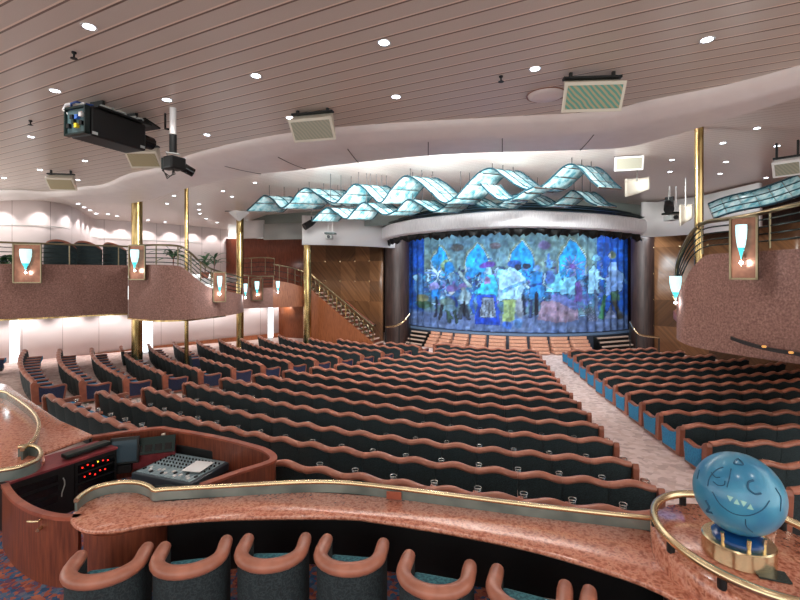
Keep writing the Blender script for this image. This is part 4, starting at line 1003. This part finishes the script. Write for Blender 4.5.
# ------------------------------------------------------------------ sconces
def sconce(px,py,d,w,h,label,plate=True,rz=0.0,face=None):
    """centre of the fitting; w,h of its back plate in metres"""
    c=P(px,py,d); t=thing('wall_sconce',label,'wall lamp',c,rz,'torch sconces on the balcony fronts')
    if plate:
        g=MB(); g.box((0,0,0),(w,.03,h)); g.build('back_plate',M['plate'],t)
        g=MB()
        for sx in (-1,1): g.box((sx*w/2,-.02,0),(.035,.05,h+.03))
        for sz in (-1,1): g.box((0,-.02,sz*h/2),(w+.03,.05,.035))
        g.build('plate_frame',M['rail_dark'],t)
    r=w*.21; y=-.12
    g=MB(); g.lathe([(r*.45,-h*.05),(r*.72,h*.05),(r*.93,h*.18),(r,h*.30),(r*.97,h*.37),(r*.85,h*.37)],(0,y,0),16); smoothen(g.build('glass_torch',M['glow_glass'],t),60)
    g=MB(); g.lathe([(0,-h*.2),(r*.10,-h*.16),(r*.32,-h*.08),(r*.52,-h*.03),(r*.60,.0),(r*.5,.0)],(0,y-.004,0),16); smoothen(g.build('glass_tip',M['glow_tip'],t),60)
    g=MB(); g.lathe([(0,-.035),(.03,-.02),(.035,0),(.03,.02),(0,.035)],(0,y,-h*.24),10); g.build('bulb',M['bulb'],t)
    g=MB(); g.tube([(0,-.02,-h*.10),(0,y,-h*.19),(0,y,-h*.3)],.014,6); g.build('arm',M['brass'],t)
    li=bpy.data.lights.new('sconce_light','POINT'); li.energy=9; li.color=(.85,.95,1); li.shadow_soft_size=.06
    lo=bpy.data.objects.new('sconce_light',li); COL.objects.link(lo); lo.parent=t; lo.location=(0,y-.10,-h*.24)
    return t
sconce(27.5,263.5,15.1,.78,1.28,'framed torch sconce on the balcony front, beside the far frame edge and potted greenery',rz=RAD(16))
sconce(137.5,262.5,15.12,.62,1.14,'framed torch sconce on the balcony front below the thick gold column',rz=RAD(-12))
sconce(219.5,287,16.2,.40,1.06,'framed torch sconce on the curved balcony front where the railing dips',rz=RAD(24))
sconce(246.5,292,18.9,.36,.95,'unframed torch sconce at the rounded end of the carpet balcony',plate=False)
sconce(257.5,289.5,23.6,.55,1.15,'framed torch sconce on the landing front behind the balcony end',rz=RAD(5))
sconce(278.5,288,24.2,.48,1.0,'unframed torch sconce between carpet and wood front of the landing',plate=False)
sconce(744,248,8.75,.44,1.20,'large framed torch sconce on the flat front of the rose balcony',rz=RAD(-58))
sconce(672.5,292,11.0,.62,1.05,'bare torch sconce at the rounded nose of the rose balcony',plate=False)

# ------------------------------------------------------------------ brass columns
def column(px,d,z0,z1,r,label,fluted=False):
    c=P(px,275,d); t=thing('brass_column',label,'column',(c.x,c.y,0))
    g=MB(); g.lathe([(r,z0),(r,z1)],(0,0,0),24); smoothen(g.build('shaft',M['brass_dark'],t),50)
    g=MB(); g.lathe([(r*1.25,z0),(r*1.25,z0+.12),(r*1.05,z0+.16)],(0,0,0),24); smoothen(g.build('foot_ring',M['brass'],t),50)
    return t
column(137,18.2,0,7.05,.20,'thick brass column rising through the balcony behind a sconce')
column(186.5,17.6,0,7.6,.075,'thin brass column behind the dip of the balcony railing')
column(240,24,0,7.4,.19,'brass column standing at the rounded end of the balcony')
column(307.5,24.3,0,5.9,.21,'gold column in front of the staircase under the white fascia')
column(699,10.9,2.85,7.6,.095,'brass column rising from the nose of the rose balcony')

# ------------------------------------------------------------------ lit glass blocks by the pale wall
for px_,w_,d_,lb_,zt in ((11,.52,18.6,'lit glass block column beside the framed left edge of the pale wall',2.55),(147.5,.42,21.5,'lit glass block column behind the thick brass column',2.5),(270.5,.28,26.5,'narrow lit glass block column beside the wood wall',2.4)):
    p=P(px_,275,d_); t=thing('light_column',lb_,'light column',(p.x,p.y,.0),RAD(40))
    for j in range(8): g=MB(); g.box((0,0,.3+(zt-.3)*(j+.5)/8),(w_,.12,(zt-.3)/8-.025)); g.build('glass_block',M['glassblock'],t)
    g=MB(); g.box((0,.03,zt/2),(w_+.05,.06,zt)); g.build('column_back',M['white'],t)

# ------------------------------------------------------------------ upper lounge furniture
def lounge(px,d,label,rz):
    p=P(px,275,d); t=thing('lounge_armchair',label,'armchair',(p.x,p.y,3.81),rz,'dark armchairs of the upper lounge')
    g=MB(); g.grid(lambda u,v: Vector((.47*math.cos(PI*u),-.40*math.sin(PI*u),.2+1.2*v*(.75+.25*math.sin(PI*u)))),14,5); smoothen(g.build('chair_back',M['fabric'],t,solid=.12),50)
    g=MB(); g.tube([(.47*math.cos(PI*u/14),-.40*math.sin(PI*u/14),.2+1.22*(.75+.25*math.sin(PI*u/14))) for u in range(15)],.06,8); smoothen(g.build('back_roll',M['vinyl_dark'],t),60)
    g=MB(); g.box((0,.12,.3),(.74,.6,.35)); g.build('seat_cushion',M['navy'],t,bevel=.04)
    for sx in (-1,1):
        for sy in (-1,1): g=MB(); g.box((sx*.35,.1+sy*.3,.06),(.06,.06,.13)); g.build('leg',M['wood'],t)
lounge(61,17.0,'dark lounge armchair behind the railing, beside the framed sconce with greenery',.3)
lounge(89,17.7,'dark lounge armchair behind the railing, middle of the three',.0)
lounge(117,18.5,'dark lounge armchair behind the railing, next to the thick brass column',-.3)
def plant(px,d,z,h,label,nl=12):
    p=P(px,275,d); t=thing('potted_palm',label,'plant',(p.x,p.y,z))
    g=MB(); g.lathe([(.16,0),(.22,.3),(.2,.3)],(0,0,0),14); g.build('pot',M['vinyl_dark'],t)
    g=MB(); g.tube([(0,0,.25),(.03,0,h*.6)],.025,6); g.build('stem',M['wood'],t)
    g=MB(); r=random.Random(int(px))
    for i in range(nl):
        a=i*2.4; L=h*r.uniform(.45,.7); el=r.uniform(.2,1.2); b=Vector((.02,0,h*(.35+.3*r.random()))); n=7
        dv=Vector((math.cos(a)*math.cos(el),math.sin(a)*math.cos(el),math.sin(el))); sv=Vector((-math.sin(a),math.cos(a),0))
        vs=[]
        for s in range(n+1):
            u=s/n; q=b+dv*L*u+Vector((0,0,-.5*L*u*u)); w=.09*math.sin(PI*min(u*.9+.1,1)); vs += [q-sv*w,q+Vector((0,0,.02)),q+sv*w]
        g.add(vs,[(3*s+k,3*s+3+k,3*s+4+k,3*s+1+k) for s in range(n) for k in (0,1)])
    g.build('fronds',M['plant'],t,smooth=True)
plant(173,20.5,3.81,1.9,'tall potted plant against the lit wall between two brass columns',16)
plant(205,23,3.81,1.4,'leafy potted plant beyond the thin brass column',16)
plant(214,24.5,3.81,1.7,'palm with pale fronds beside the bright end of the lounge wall',10)
plant(12,16.2,3.81,1.05,'green potted plant behind the railing beside the first framed sconce',14)
plant(2,16.6,3.81,1.1,'dark leafy plant at the outer end of the balcony railing',14)
# ------------------------------------------------------------------ downlights
LIGHTS=[]
def downlight(p,label,r=.085,power=0,spot=True):
    t=thing('downlight',label,'downlight',p,0,'recessed ceiling downlights')
    g=MB(); g.lathe([(r,.0),(r*1.35,-.006),(r*1.35,.012),(r,.014)],(0,0,0),16); g.build('trim_ring',M['trimring'],t)
    g=MB(); g.lathe([(0,-.004),(r*.6,-.006),(r,.0),(r,.012)],(0,0,0),14); g.build('lamp_lens',M['lamp'],t)
    if power:
        li=bpy.data.lights.new('downlight_beam','SPOT'); li.energy=power; li.spot_size=RAD(118); li.spot_blend=.8; li.shadow_soft_size=.12; li.color=(1,.95,.9)
        lo=bpy.data.objects.new('downlight_beam',li); COL.objects.link(lo); lo.parent=t; lo.location=(0,0,-.05)
    return t
main=[(89,27),(707,40),(384,43),(535,69),(256,76),(55,91),(396,97),(167,100),(290,118),(207,135),(31,137),(139,151),(85,161),(40,170),(4,178),(78,180)]
desc=['large downlight close above the black projector, toward the frame edge','downlight in the glossy slats above the smooth curved band','downlight in the open slats between both white speakers','downlight above the grille speaker and round ceiling plate','downlight in the slats between projector and middle of ceiling','downlight directly beside the rear of the black projector','downlight close to the smooth band, past the white framed speaker','downlight above the lens end of the black projector','downlight beside the white framed speaker at the band','downlight near the band, beside the camera pole','dim downlight in the shiny slats under the projector rear','downlight hidden partly behind the projector lens','small downlight below the projector, above the cream speakers','small downlight in the slats over the balcony','small downlight at the outer frame edge over the balcony','small downlight next to the smallest cream speaker']
for (x,y),dsc in zip(main,desc): downlight(PZ(x,y,ZC-.003),dsc,.066 if y<120 else .056,40)
# the same ceiling goes on over the tier behind: its lamps light the counters
for i,(X,Y) in enumerate([(-4.5,2.2),(-1.5,2.4),(1.5,2.0),(4.5,1.8),(-3,-1.5),(1,-1.5),(5,-1.5),(-7,4.5),(-9,7.5)]):
    li=bpy.data.lights.new('tier_downlight_beam','SPOT'); li.energy=70; li.spot_size=RAD(120); li.spot_blend=.8; li.shadow_soft_size=.12; li.color=(1,.94,.88)
    lo=bpy.data.objects.new('tier_downlight_beam',li); COL.objects.link(lo); lo.location=(X,Y,ZC-.06)
def on_high(px,py):
    d=10.0
    for _ in range(60):
        X=(px-CX)/F*d; z=zhigh(X,d); d+=.6*((z-EYE)*F/(HY-py)-d)
    return Vector(((px-CX)/F*d,d,zhigh((px-CX)/F*d,d)-.032))
high=[(757,127),(723,142),(777,145),(672,159),(726,161),(670,171),(720,173),(766,177),(786,182),(572,190),(174,195),(167,203),(199,203.5),(199,209),(214,197),(223,190.5),(200,213),(206,218),(255,182),(232,196),(265,200),(252,207),(217,222)]
nm=['over the rose balcony, highest of its field','over the rose balcony, beside the brass column','over the rose balcony, by the frame edge','between the stage speaker and the brass column','behind the brass column, second in line from the band','near the stage speaker, lower of the pair','behind the brass column, third in line from the band','next to the hanging corner speaker','below the hanging corner speaker','over the stage canopy, behind the glass ribbons','between the two brass columns, upper','between the two brass columns, lower','past the thin brass column, upper of a stack','past the thin brass column, middle of a stack','past the thin brass column, near the band','past the thin brass column, touching the band','past the thin brass column, lowest of a stack','above the pale palm fronds','at the tail of the first glass ribbon','above the brass column at the balcony end','under the first glass ribbon, upper','under the first glass ribbon, lower','above the warm wood wall of the landing']
for j,((x,y),s) in enumerate(zip(high,nm)): downlight(on_high(x,y),'small ceiling downlight '+s,.066,90 if j%2==0 else 0)
cor=[(78,203),(84,206.5),(90,209.5),(96,213),(108,213.5),(117,215.5),(148,219.5),(165,221.5)]
cn_=['first','second','third','fourth','fifth','sixth','seventh','eighth']
for (x,y),s in zip(cor,cn_): downlight(on_high(x,y),f'wall-washing downlight along the curved lounge wall, {s} from the band',.07,0)

# sprinklers, grille plate
def sprinkler(p,label):
    t=thing('sprinkler',label,'sprinkler',p,0,'ceiling sprinklers')
    g=MB(); g.lathe([(.03,0),(.03,-.02),(.012,-.03),(.012,-.08)],(0,0,0),8); g.build('sprinkler_body',M['black'],t)
    g=MB(); g.lathe([(0,-.075),(.04,-.08),(.045,-.088),(0,-.09)],(0,0,0),10); g.build('deflector',M['black'],t)
for (x,y),s in (((74,52),'small sprinkler in the slats above the black projector'),((30.5,120.5),'small sprinkler in the shiny slats beside the projector rear'),((501,76),'small sprinkler in the slats near the grille speaker')): sprinkler(PZ(x,y,ZC),s)
p=PZ(546,95,ZC); t=thing('ceiling_plate','round cream ceiling plate beside the green grille speaker','ceiling plate',p)
g=MB(); g.lathe([(0,-.05),(.22,-.045),(.28,-.02),(.29,.0)],(0,0,0),28); smoothen(g.build('plate_disc',M['smooth_ceiling'],t),50)
g=MB(); g.lathe([(.285,0),(.31,-.012),(.31,.0)],(0,0,0),28); g.build('plate_ring',M['vinyl_dark'],t)

# ------------------------------------------------------------------ ceiling speakers
def grille(name,c0,c1,ang):
    k=NT(name); tc=k.n('ShaderNodeTexCoord'); w=k.n('ShaderNodeTexWave'); w.inputs['Scale'].default_value=6; w.inputs['Distortion'].default_value=2; w.inputs['Detail'].default_value=1
    mp=k.n('ShaderNodeMapping'); mp.inputs['Rotation'].default_value=(0,ang,0); k.l(tc.outputs['Object'],mp.inputs['Vector']); k.l(mp.outputs[0],w.inputs['Vector'])
    k.l(ramp(k,w.outputs['Fac'],[(.3,c0),(.7,c1)]),k.b.inputs['Base Color']); k.b.inputs['Roughness'].default_value=.6; return k.m
M['grille_green']=grille('woven_green_grille',(84,140,124),(160,150,118),.9)
M['grille_grey']=grille('woven_grey_grille',(140,138,122),(156,150,132),.7)
M['grille_tan']=grille('woven_tan_grille',(150,136,106),(160,146,114),.7)
def speaker(px,py,d,w,h,rz,tilt,gr,body,label):
    c=P(px,py,d); t=thing('ceiling_speaker',label,'speaker',c,rz,'ceiling speakers')
    R=Matrix.Rotation(tilt,3,'X'); f=lambda x,y,z: R@Vector((x,y,z))
    dep=h*.75
    vs=[f(-w/2,0,-h/2),f(w/2,0,-h/2),f(w/2,0,h/2),f(-w/2,0,h/2),f(-w*.40,dep*.55,-h*.22),f(w*.40,dep*.55,-h*.22),f(w*.42,dep,h*.46),f(-w*.42,dep,h*.46)]
    g=MB(); g.add(vs,[(3,2,1,0),(4,5,6,7),(0,1,5,4),(1,2,6,5),(2,3,7,6),(3,0,4,7)]); g.build('cabinet',body,t,bevel=.012)
    g=MB(); q=[f(sx*(w/2-.05),-.012,sz*(h/2-.05)) for sx,sz in ((-1,-1),(1,-1),(1,1),(-1,1))]+[f(sx*(w/2-.05),.01,sz*(h/2-.05)) for sx,sz in ((-1,-1),(1,-1),(1,1),(-1,1))]
    g.add(q,[(0,1,2,3),(7,6,5,4),(0,4,5,1),(1,5,6,2),(2,6,7,3),(3,7,4,0)]); g.build('grille',gr,t)
    top=f(0,dep*.6,h*.5); g=MB(); up=max(ZC-.0-c.z-top.z,.05) if d<14 and py<150 and px<620 else .35
    g.box((top.x,top.y,top.z+.02),(w*.95,.10,.03)); g.build('mount_bar',M['black'],t)
    for sx in (-1,1): 
        g=MB(); g.box((sx*w*.35,top.y,top.z+up/2),(.04,.05,up)); g.build('mount_strut',M['black'],t)
    return t
speaker(312,130,7.95,.82,.42,RAD(-14),RAD(38),M['grille_grey'],M['offwhite'],'cream ceiling speaker with grey grille at the smooth band')
speaker(593.5,97,6.45,.86,.42,RAD(-4),RAD(30),M['grille_green'],M['offwhite'],'largest ceiling speaker, with green woven grille, near the round plate')
speaker(143.5,160,9.8,.70,.40,RAD(0),RAD(42),M['grille_tan'],M['offwhite'],'cream ceiling speaker behind the camera on the pole')
speaker(61,184.5,12.6,.72,.40,RAD(8),RAD(42),M['grille_tan'],M['offwhite'],'small cream ceiling speaker over the lounge end of the slats')
speaker(629,163.5,13.4,.80,.42,RAD(-14),RAD(14),M['grille_grey'],M['white'],'white ceiling speaker past the end of the glass ribbons')
speaker(787,169,9.6,.5,.36,RAD(-48),RAD(34),M['grille_grey'],M['white'],'white corner speaker hanging over the rose balcony')
def panel(px,py,d,w,h,label):
    c=P(px,py,d); t=thing('acoustic_reflector',label,'speaker panel',c,RAD(-30))
    g=MB(); g.grid(lambda u,v: Vector(((u-.5)*w,.12*math.cos(PI*(u-.5)),(v-.5)*h*(1-.35*u)+.1*u)),8,4); smoothen(g.build('reflector_shell',M['offwhite'],t,solid=.04),60)
    g=MB(); g.tube([(0,.1,h*.3),(0,.15,h*.3+.9)],.02,6); g.build('hanger',M['steel'],t)
panel(637,187,15.0,.72,.62,'white curved reflector hanging beside the stage canopy')
panel(686,215,13.0,.30,.62,'narrow white reflector hanging beside the brass column')

# ------------------------------------------------------------------ projector under the slats
X_=Vector((.245,.97,0)).normalized(); pr0=P(77,121,7.35); Lp=1.08; ang=math.atan2(X_.y,X_.x)-PI/2
pj=thing('ceiling_projector','big black projector hung from the slatted ceiling, cables on top','projector',(pr0.x,pr0.y,pr0.z),ang+RAD(-6))
g=MB(); g.box((0,Lp/2+.03,0),(.50,Lp-.06,.48)); g.build('housing',M['black'],pj,bevel=.03)
g=MB(); 
for sx in (-1,1): g.box((sx*.235,-.005,0),(.03,.08,.46))
for sz in (-1,1): g.box((0,-.005,sz*.215),(.5,.08,.03))
g.build('rear_frame',M['green_metal'],pj)
g=MB(); g.box((0,.005,0),(.42,.03,.38)); rp_=g.build('connector_panel',mat('connector_panel',(70,92,96),.4,.3),pj)
for x,z,m in ((.15,.08,M['white']),(.04,-.09,mat('yellow_plug',(222,190,40),.5)),(-.06,.06,M['blackgloss']),(-.14,-.08,M['blackgloss']),(.05,.05,mat('blue_plug',(40,90,170),.5)),(-.03,-.02,M['green_metal']),(.16,-.06,M['blackgloss'])):
    g=MB(); g.box((x,-.03,z),(.06,.06,.07)); g.build('plug',m,rp_)
g=MB(); g.tube([(.10,Lp,-.02),(.10,Lp+.24,-.02)],[.13,.12],18); smoothen(g.build('lens_barrel',M['blackgloss'],pj),50)
g=MB(); g.box((.06,Lp*.62,.27),(.42,Lp*.95,.03),rx=.0); g.build('mount_plate',M['black'],pj)
g=MB(); g.box((.06,Lp*1.12,.31),(.42,.34,.03),rx=-.25); g.build('plate_lip',M['black'],pj)
for y_ in (.3,Lp*.85): g=MB(); g.box((.06,y_,.36),(.3,.05,ZC-pr0.z-.26)); g.build('ceiling_bracket',M['black'],pj)
for j in range(4):
    g=MB(); g.tube([(.16+.10*math.cos(s*PI/5+j),Lp*.35+.19*j+.11*math.sin(s*PI/5+j*2),.30+.03*math.sin(s+j)) for s in range(10)],.016,6,closed=True); g.build('cable_coil',M['lightgrey'],pj)
g=MB(); g.tube([(-.22,.02,.12),(-.26,-.05,.2),(-.22,-.03,.28),(-.05,.0,.30),(.1,.06,.29)],.022,7); g.build('rear_cable',M['white'],pj)
g=MB(); g.tube([(-.12,.0,.2),(-.05,-.06,.27),(.02,-.03,.3),(.1,.2,.31)],.018,7); g.build('rear_cable',mat('blue_cable',(40,70,130),.5),pj)
lb_=mat('sticker',(190,192,190),.6)
for y_,z_ in ((.12,-.19),(Lp*.93,-.18)): g=MB(); g.box((.252,y_,z_),(.006,.09,.045)); g.build('sticker',lb_,pj)

# camera on its pole
c=P(173,163,7.9); cm=thing('pole_camera','black camera with lens on a white pole below the slats','camera',(c.x,c.y,c.z),RAD(-28))
top=ZC-c.z; g=MB(); g.tube([(.0,0,.48),(.0,0,top)],.055,14); smoothen(g.build('white_pole',M['white'],cm),50)
g=MB(); g.tube([(0,0,.18),(0,0,.50)],.062,14); smoothen(g.build('pole_clamp',M['black'],cm),50)  # clamp gripping the pole's lower end above the camera, not at the ceiling
g=MB(); g.box((0,.03,.0),(.24,.30,.22)); g.build('camera_body',M['black'],cm,bevel=.03)
g=MB(); g.tube([(.02,.16,-.03),(.10,.34,-.12)],[.085,.075],14); smoothen(g.build('lens',M['blackgloss'],cm),50)
g=MB(); g.box((-.16,0,.0),(.10,.16,.2)); g.build('camera_motor',M['green_metal'],cm)
for j in range(3): g=MB(); g.tube([(-.2,0,.02),(-.26-.02*j,0,-.10),(-.16+.03*j,.0,-.26+.02*j),(-.02+.04*j,0,-.2),(0,0,-.08)],.008,5); g.build('loose_cable',M['black'],cm)
g=MB(); g.tube([(-.14,0,.12),(0,-.13,.16),(.14,0,.14),(.04,.1,.16)],.012,5); g.build('clamp_wire',M['lightgrey'],cm)
g=MB(); g.tube([(-.36,.1,top),(-.36,.1,top-.12),(-.3,.06,top-.3),(-.16,.02,top-.34)],.02,6); g.build('cable_drop',M['black'],cm)

# stage lights and hanging gear
def spotlamp(px,py,d,label,rz,up):
    c=P(px,py,d); t=thing('stage_spotlight',label,'spotlight',c,rz)
    g=MB(); g.tube([(-.22,-.1,-.16),(.1,.05,.06),(.30,.12,.2)],[.17,.16,.10],12); smoothen(g.build('lamp_housing',M['black'],t),50)
    g=MB(); g.box((.12,.05,.2),(.06,.3,.3)); g.build('yoke',M['black'],t)
    g=MB(); g.tube([(.1,.05,.2),(.1,.05,up)],.02,6); g.build('hanger',M['steel'],t)
spotlamp(309,224,21.5,'black spotlight hanging before the white fascia',.2,1.1)
spotlamp(669,206,16.5,'black spotlight perched at the end of the canopy louvres',.6,.6)
def hang(px,py,d,w,label):
    c=P(px,py,d); t=thing('hanging_projector',label,'projector',c)
    for sx in (-.2,.2): g=MB(); g.tube([(sx*w,0,.1),(sx*w,0,1.15)],.03,8); g.build('hanger',M['white'],t)
    g=MB(); g.box((0,0,.10),(w,.5,.07)); g.build('mount_tray',M['green_metal'],t)
    g=MB(); g.box((-w*.1,0,-.08),(w*.6,.5,.20)); g.build('projector_body',M['lightgrey'],t,bevel=.03)
    g=MB(); g.tube([(-w*.1,-.2,-.08),(-w*.1,-.32,-.08)],.08,12); g.build('lens',M['black'],t)
hang(330.5,235.5,22.0,.52,'small dark projector on two white rods before the fascia')
hang(673,216,17.5,.6,'grey projector on two white rods beside the canopy end')

# ------------------------------------------------------------------ glass ribbons
kk=NT('rippled_blue_glass'); b=kk.b; tc=kk.n('ShaderNodeTexCoord'); nz=kk.n('ShaderNodeTexNoise'); nz.inputs['Scale'].default_value=5; kk.l(tc.outputs['Object'],nz.inputs['Vector'])
kk.l(ramp(kk,nz.outputs['Fac'],[(.33,(96,160,172)),(.5,(170,208,212)),(.66,(206,226,228))]),b.inputs['Base Color']); b.inputs['Roughness'].default_value=.15; b.inputs['Transmission Weight'].default_value=.35; b.inputs['Alpha'].default_value=.9
M['ribbon_glass']=kk.m; M['ribbon_frame']=mat('ribbon_frame',(18,52,62),.35,.3)
def ribbon(label,pts,wid,bd=(.85,.5,.04),npan=3,seg=5):
    """pts: front edge (px,py,d); the sheet reaches wid metres back, away from the hall"""
    t=thing('glass_ribbon',label,'glass sculpture',(0,0,0),0,'wave ribbons of glass under the ceiling')
    c=catmull([P(*q) for q in pts],seg); bk=Vector(bd)*wid
    N=len(c)-1; step=max(3,seg)
    i=0
    while i<N:
        j=min(i+step,N); g=MB(); vs=[];n=j-i+1
        for s in range(i,j+1):
            for q in range(npan+1): vs.append(c[s]+bk*(q/npan))
        g.add(vs,[(s*(npan+1)+q,(s+1)*(npan+1)+q,(s+1)*(npan+1)+q+1,s*(npan+1)+q+1) for s in range(n-1) for q in range(npan)])
        g.build('glass_pane',M['ribbon_glass'],t,smooth=True,solid=.02); i=j
    for q in (0,.33,.66,1): g=MB(); g.tube([p+bk*q+Vector((0,0,.015)) for p in c],.022 if 0<q<1 else .03,6); g.build('frame_band',M['ribbon_frame'],t)
    # cross bars at each pane joint
    for i in range(0,N+1,step): g=MB(); g.tube([c[i]-Vector((0,0,.01)),c[i]+bk-Vector((0,0,.01))],.02,5); g.build('cross_bar',M['steel'],t)
    hi=[i for i in range(1,N) if (c[i].z>=c[i-1].z and c[i].z>=c[i+1].z) and pts[0][0]<700]
    for i in hi:
        for q in (.1,.5,.9):
            p=c[i]+bk*q; zt=zhigh(p.x,p.y); g=MB(); g.tube([p,Vector((p.x,p.y,zt-.01))],.012,5); g.build('hanging_rod',M['black'],t)
def rd(pts,d0,d1):
    n=len(pts)-1; return [(x,y,d0+(d1-d0)*i/n) for i,(x,y) in enumerate(pts)]
ribbon('glass wave ribbon starting above the balcony end, with two crests',rd([(247,211),(256,203),(264,196),(272,199),(281,208),(290,203),(299,192),(307,188.5),(316,194),(325,201),(333,206),(342,206.5)],18.2,16.6),1.5)
ribbon('long upper glass wave ribbon over the centre of the canopy',rd([(318,195),(328,201),(336,203),(345,194),(354,185),(362,187),(372,197),(381,203),(392,189),(405,176.5),(417,181),(430,192),(443,203),(455,198),(468,184),(480,172.5),(492,169),(503,176),(515,185),(528,190),(541,187),(554,176),(564,167),(573,165),(582,171),(590,180),(598,187)],16.0,13.3),1.15)
ribbon('short low glass wave ribbon at the canopy end nearest the white fascia',rd([(312,221),(320,213),(328,208),(336,213),(346,219),(355,210),(364,203),(373,208),(384,215),(396,211),(408,200),(420,205),(433,212),(444,207),(456,197),(468,200),(478,206),(487,208)],15.9,15.4),1.0)
ribbon('lower glass wave ribbon sweeping out past the canopy end',rd([(494,208),(502,203),(512,196),(522,195),(532,200),(543,206),(554,204),(564,197),(572,191),(580,195),(588,202),(597,206)],16.2,15.4),1.1)
ribbon('glass wave ribbon strip crossing between the two long ribbons',rd([(480,184),(490,194),(500,200),(512,199),(524,192),(534,187)],13.6,13.2),.8)
ribbon('sloping glass panel band over the rose balcony by the side wall',rd([(714,219),(728,214),(745,210),(762,207),(778,203),(794,198),(812,192)],13.2,10.4),1.0,(.35,.75,.55))
# bracket at the tail of the first ribbon
c=P(239,214,22.5); t=thing('ceiling_fixture','white triangular fixture on top of the brass column at the balcony end','fixture',c)
g=MB(); g.lathe([(.05,-.35),(.5,.05),(.5,.12),(.05,.12)],(0,0,0),4); g.build('fixture_shade',M['white'],t)
g=MB(); g.box((0,0,.14),(1.4,.05,.04)); g.build('fixture_bar',M['black'],t)
# ------------------------------------------------------------------ light
def area(name,loc,target,sx,sy,power,col=(1,1,1)):
    li=bpy.data.lights.new(name,'AREA'); li.shape='RECTANGLE'; li.size=sx; li.size_y=sy; li.energy=power; li.color=col
    o=bpy.data.objects.new(name,li); COL.objects.link(o); o.location=loc
    o.rotation_euler=(Vector(target)-Vector(loc)).to_track_quat('-Z','Y').to_euler(); return o
# cove light behind the band washing the ceiling over the glass ribbons
for i,(x,y) in enumerate(((270,174),(320,168),(370,163),(420,158),(470,155),(520,153),(570,152))) :
    p=PZ(x,y,ZB); area('cove_strip',(p.x+.12,p.y+.5,ZB+.22),(p.x+.9,p.y+4.0,7.57),1.5,.2,230,(.93,.99,1))
# stage battens behind the canopy lighting the painted curtain
for a in (-46,-34,-22,-10,2,14,25):
    s=pol(10.6,RAD(a),6.1); tgt=pol(8.4,RAD(a),2.6); area('stage_batten',s,tgt,1.6,.25,62,(.86,.95,1))
# added spots without fixtures at the band edge, brightening canopy and white fascias
for x,y,tx,ty,td,pw in ((330,166,400,232,24,800),(420,158,470,225,19.3,800),(500,154,540,222,18.6,800),(555,152,610,222,19.8,700),(240,178,350,228,23.5,500)):
    p=PZ(x,y,ZB); tg=P(tx,ty,td); li=bpy.data.lights.new('canopy_fill','SPOT'); li.energy=pw; li.spot_size=RAD(50); li.spot_blend=.8; li.shadow_soft_size=.15
    o=bpy.data.objects.new('canopy_fill',li); COL.objects.link(o); o.location=(p.x+.3,p.y+1.2,6.75); o.rotation_euler=(tg-o.location).to_track_quat('-Z','Y').to_euler()
# recessed spots under the balcony and in the upper lounge, grazing the pale walls in cones
def wash(path,n,off,z,power,size):
    pts=resample(catmull([Vector((a,b,0)) for a,b in path],6),n)
    for i in range(n):
        a,b=pts[max(i-1,0)],pts[min(i+1,n-1)]; t=(b-a).normalized(); nn=Vector((t.y,-t.x,0)); p=pts[i]+nn*off
        li=bpy.data.lights.new('wall_wash_spot','SPOT'); li.energy=power; li.spot_size=RAD(size); li.spot_blend=.6; li.shadow_soft_size=.05; li.color=(1,.95,.93)
        o=bpy.data.objects.new('wall_wash_spot',li); COL.objects.link(o); o.location=(p.x,p.y,z); tg=pts[i]+Vector((0,0,z-2.2)); o.rotation_euler=(tg-o.location).to_track_quat('-Z','Y').to_euler()
wash(LW[1:],11,.8,2.44,75,112)
wash(UW[1:],15,.6,6.8,55,100)
for p in ((11,12,2.5),(12.5,9,2.5)):
    li=bpy.data.lights.new('under_balcony_lamp','POINT'); li.energy=25; li.color=(1,.8,.6); li.shadow_soft_size=.2; lo=bpy.data.objects.new('under_balcony_lamp',li); COL.objects.link(lo); lo.location=p
for px_,d_ in ((318,25.4),(345,25.2),(370,24.6)):
    p=P(px_,262,d_); li=bpy.data.lights.new('stair_lamp','SPOT'); li.energy=120; li.spot_size=RAD(90); li.color=(1,.9,.78); li.shadow_soft_size=.1; lo=bpy.data.objects.new('stair_lamp',li); COL.objects.link(lo); lo.location=(p.x,p.y-.6,5.4)
w=bpy.data.worlds.new('ambient_fill'); SC.world=w; w.use_nodes=True  # even fill light added, entering by the hall's open back and sides
w.node_tree.nodes['Background'].inputs[0].default_value=(.98,1,.97,1); w.node_tree.nodes['Background'].inputs[1].default_value=2.2
# ------------------------------------------------------------------ camera
cam=bpy.data.cameras.new('camera'); co=bpy.data.objects.new('camera',cam); COL.objects.link(co)
co.location=(0,0,EYE); co.rotation_euler=(PI/2,0,0); cam.sensor_width=36; cam.lens=F/800*36; cam.shift_y=-(300-HY)/800; cam.clip_start=.05; cam.clip_end=200
SC.camera=co
v=SC.view_settings; v.view_transform='Standard'; v.look='None'; v.gamma=1; v.use_curve_mapping=False; v.exposure=0.0
SC.cycles.use_denoising=True; SC.cycles.max_bounces=6; SC.cycles.transparent_max_bounces=8
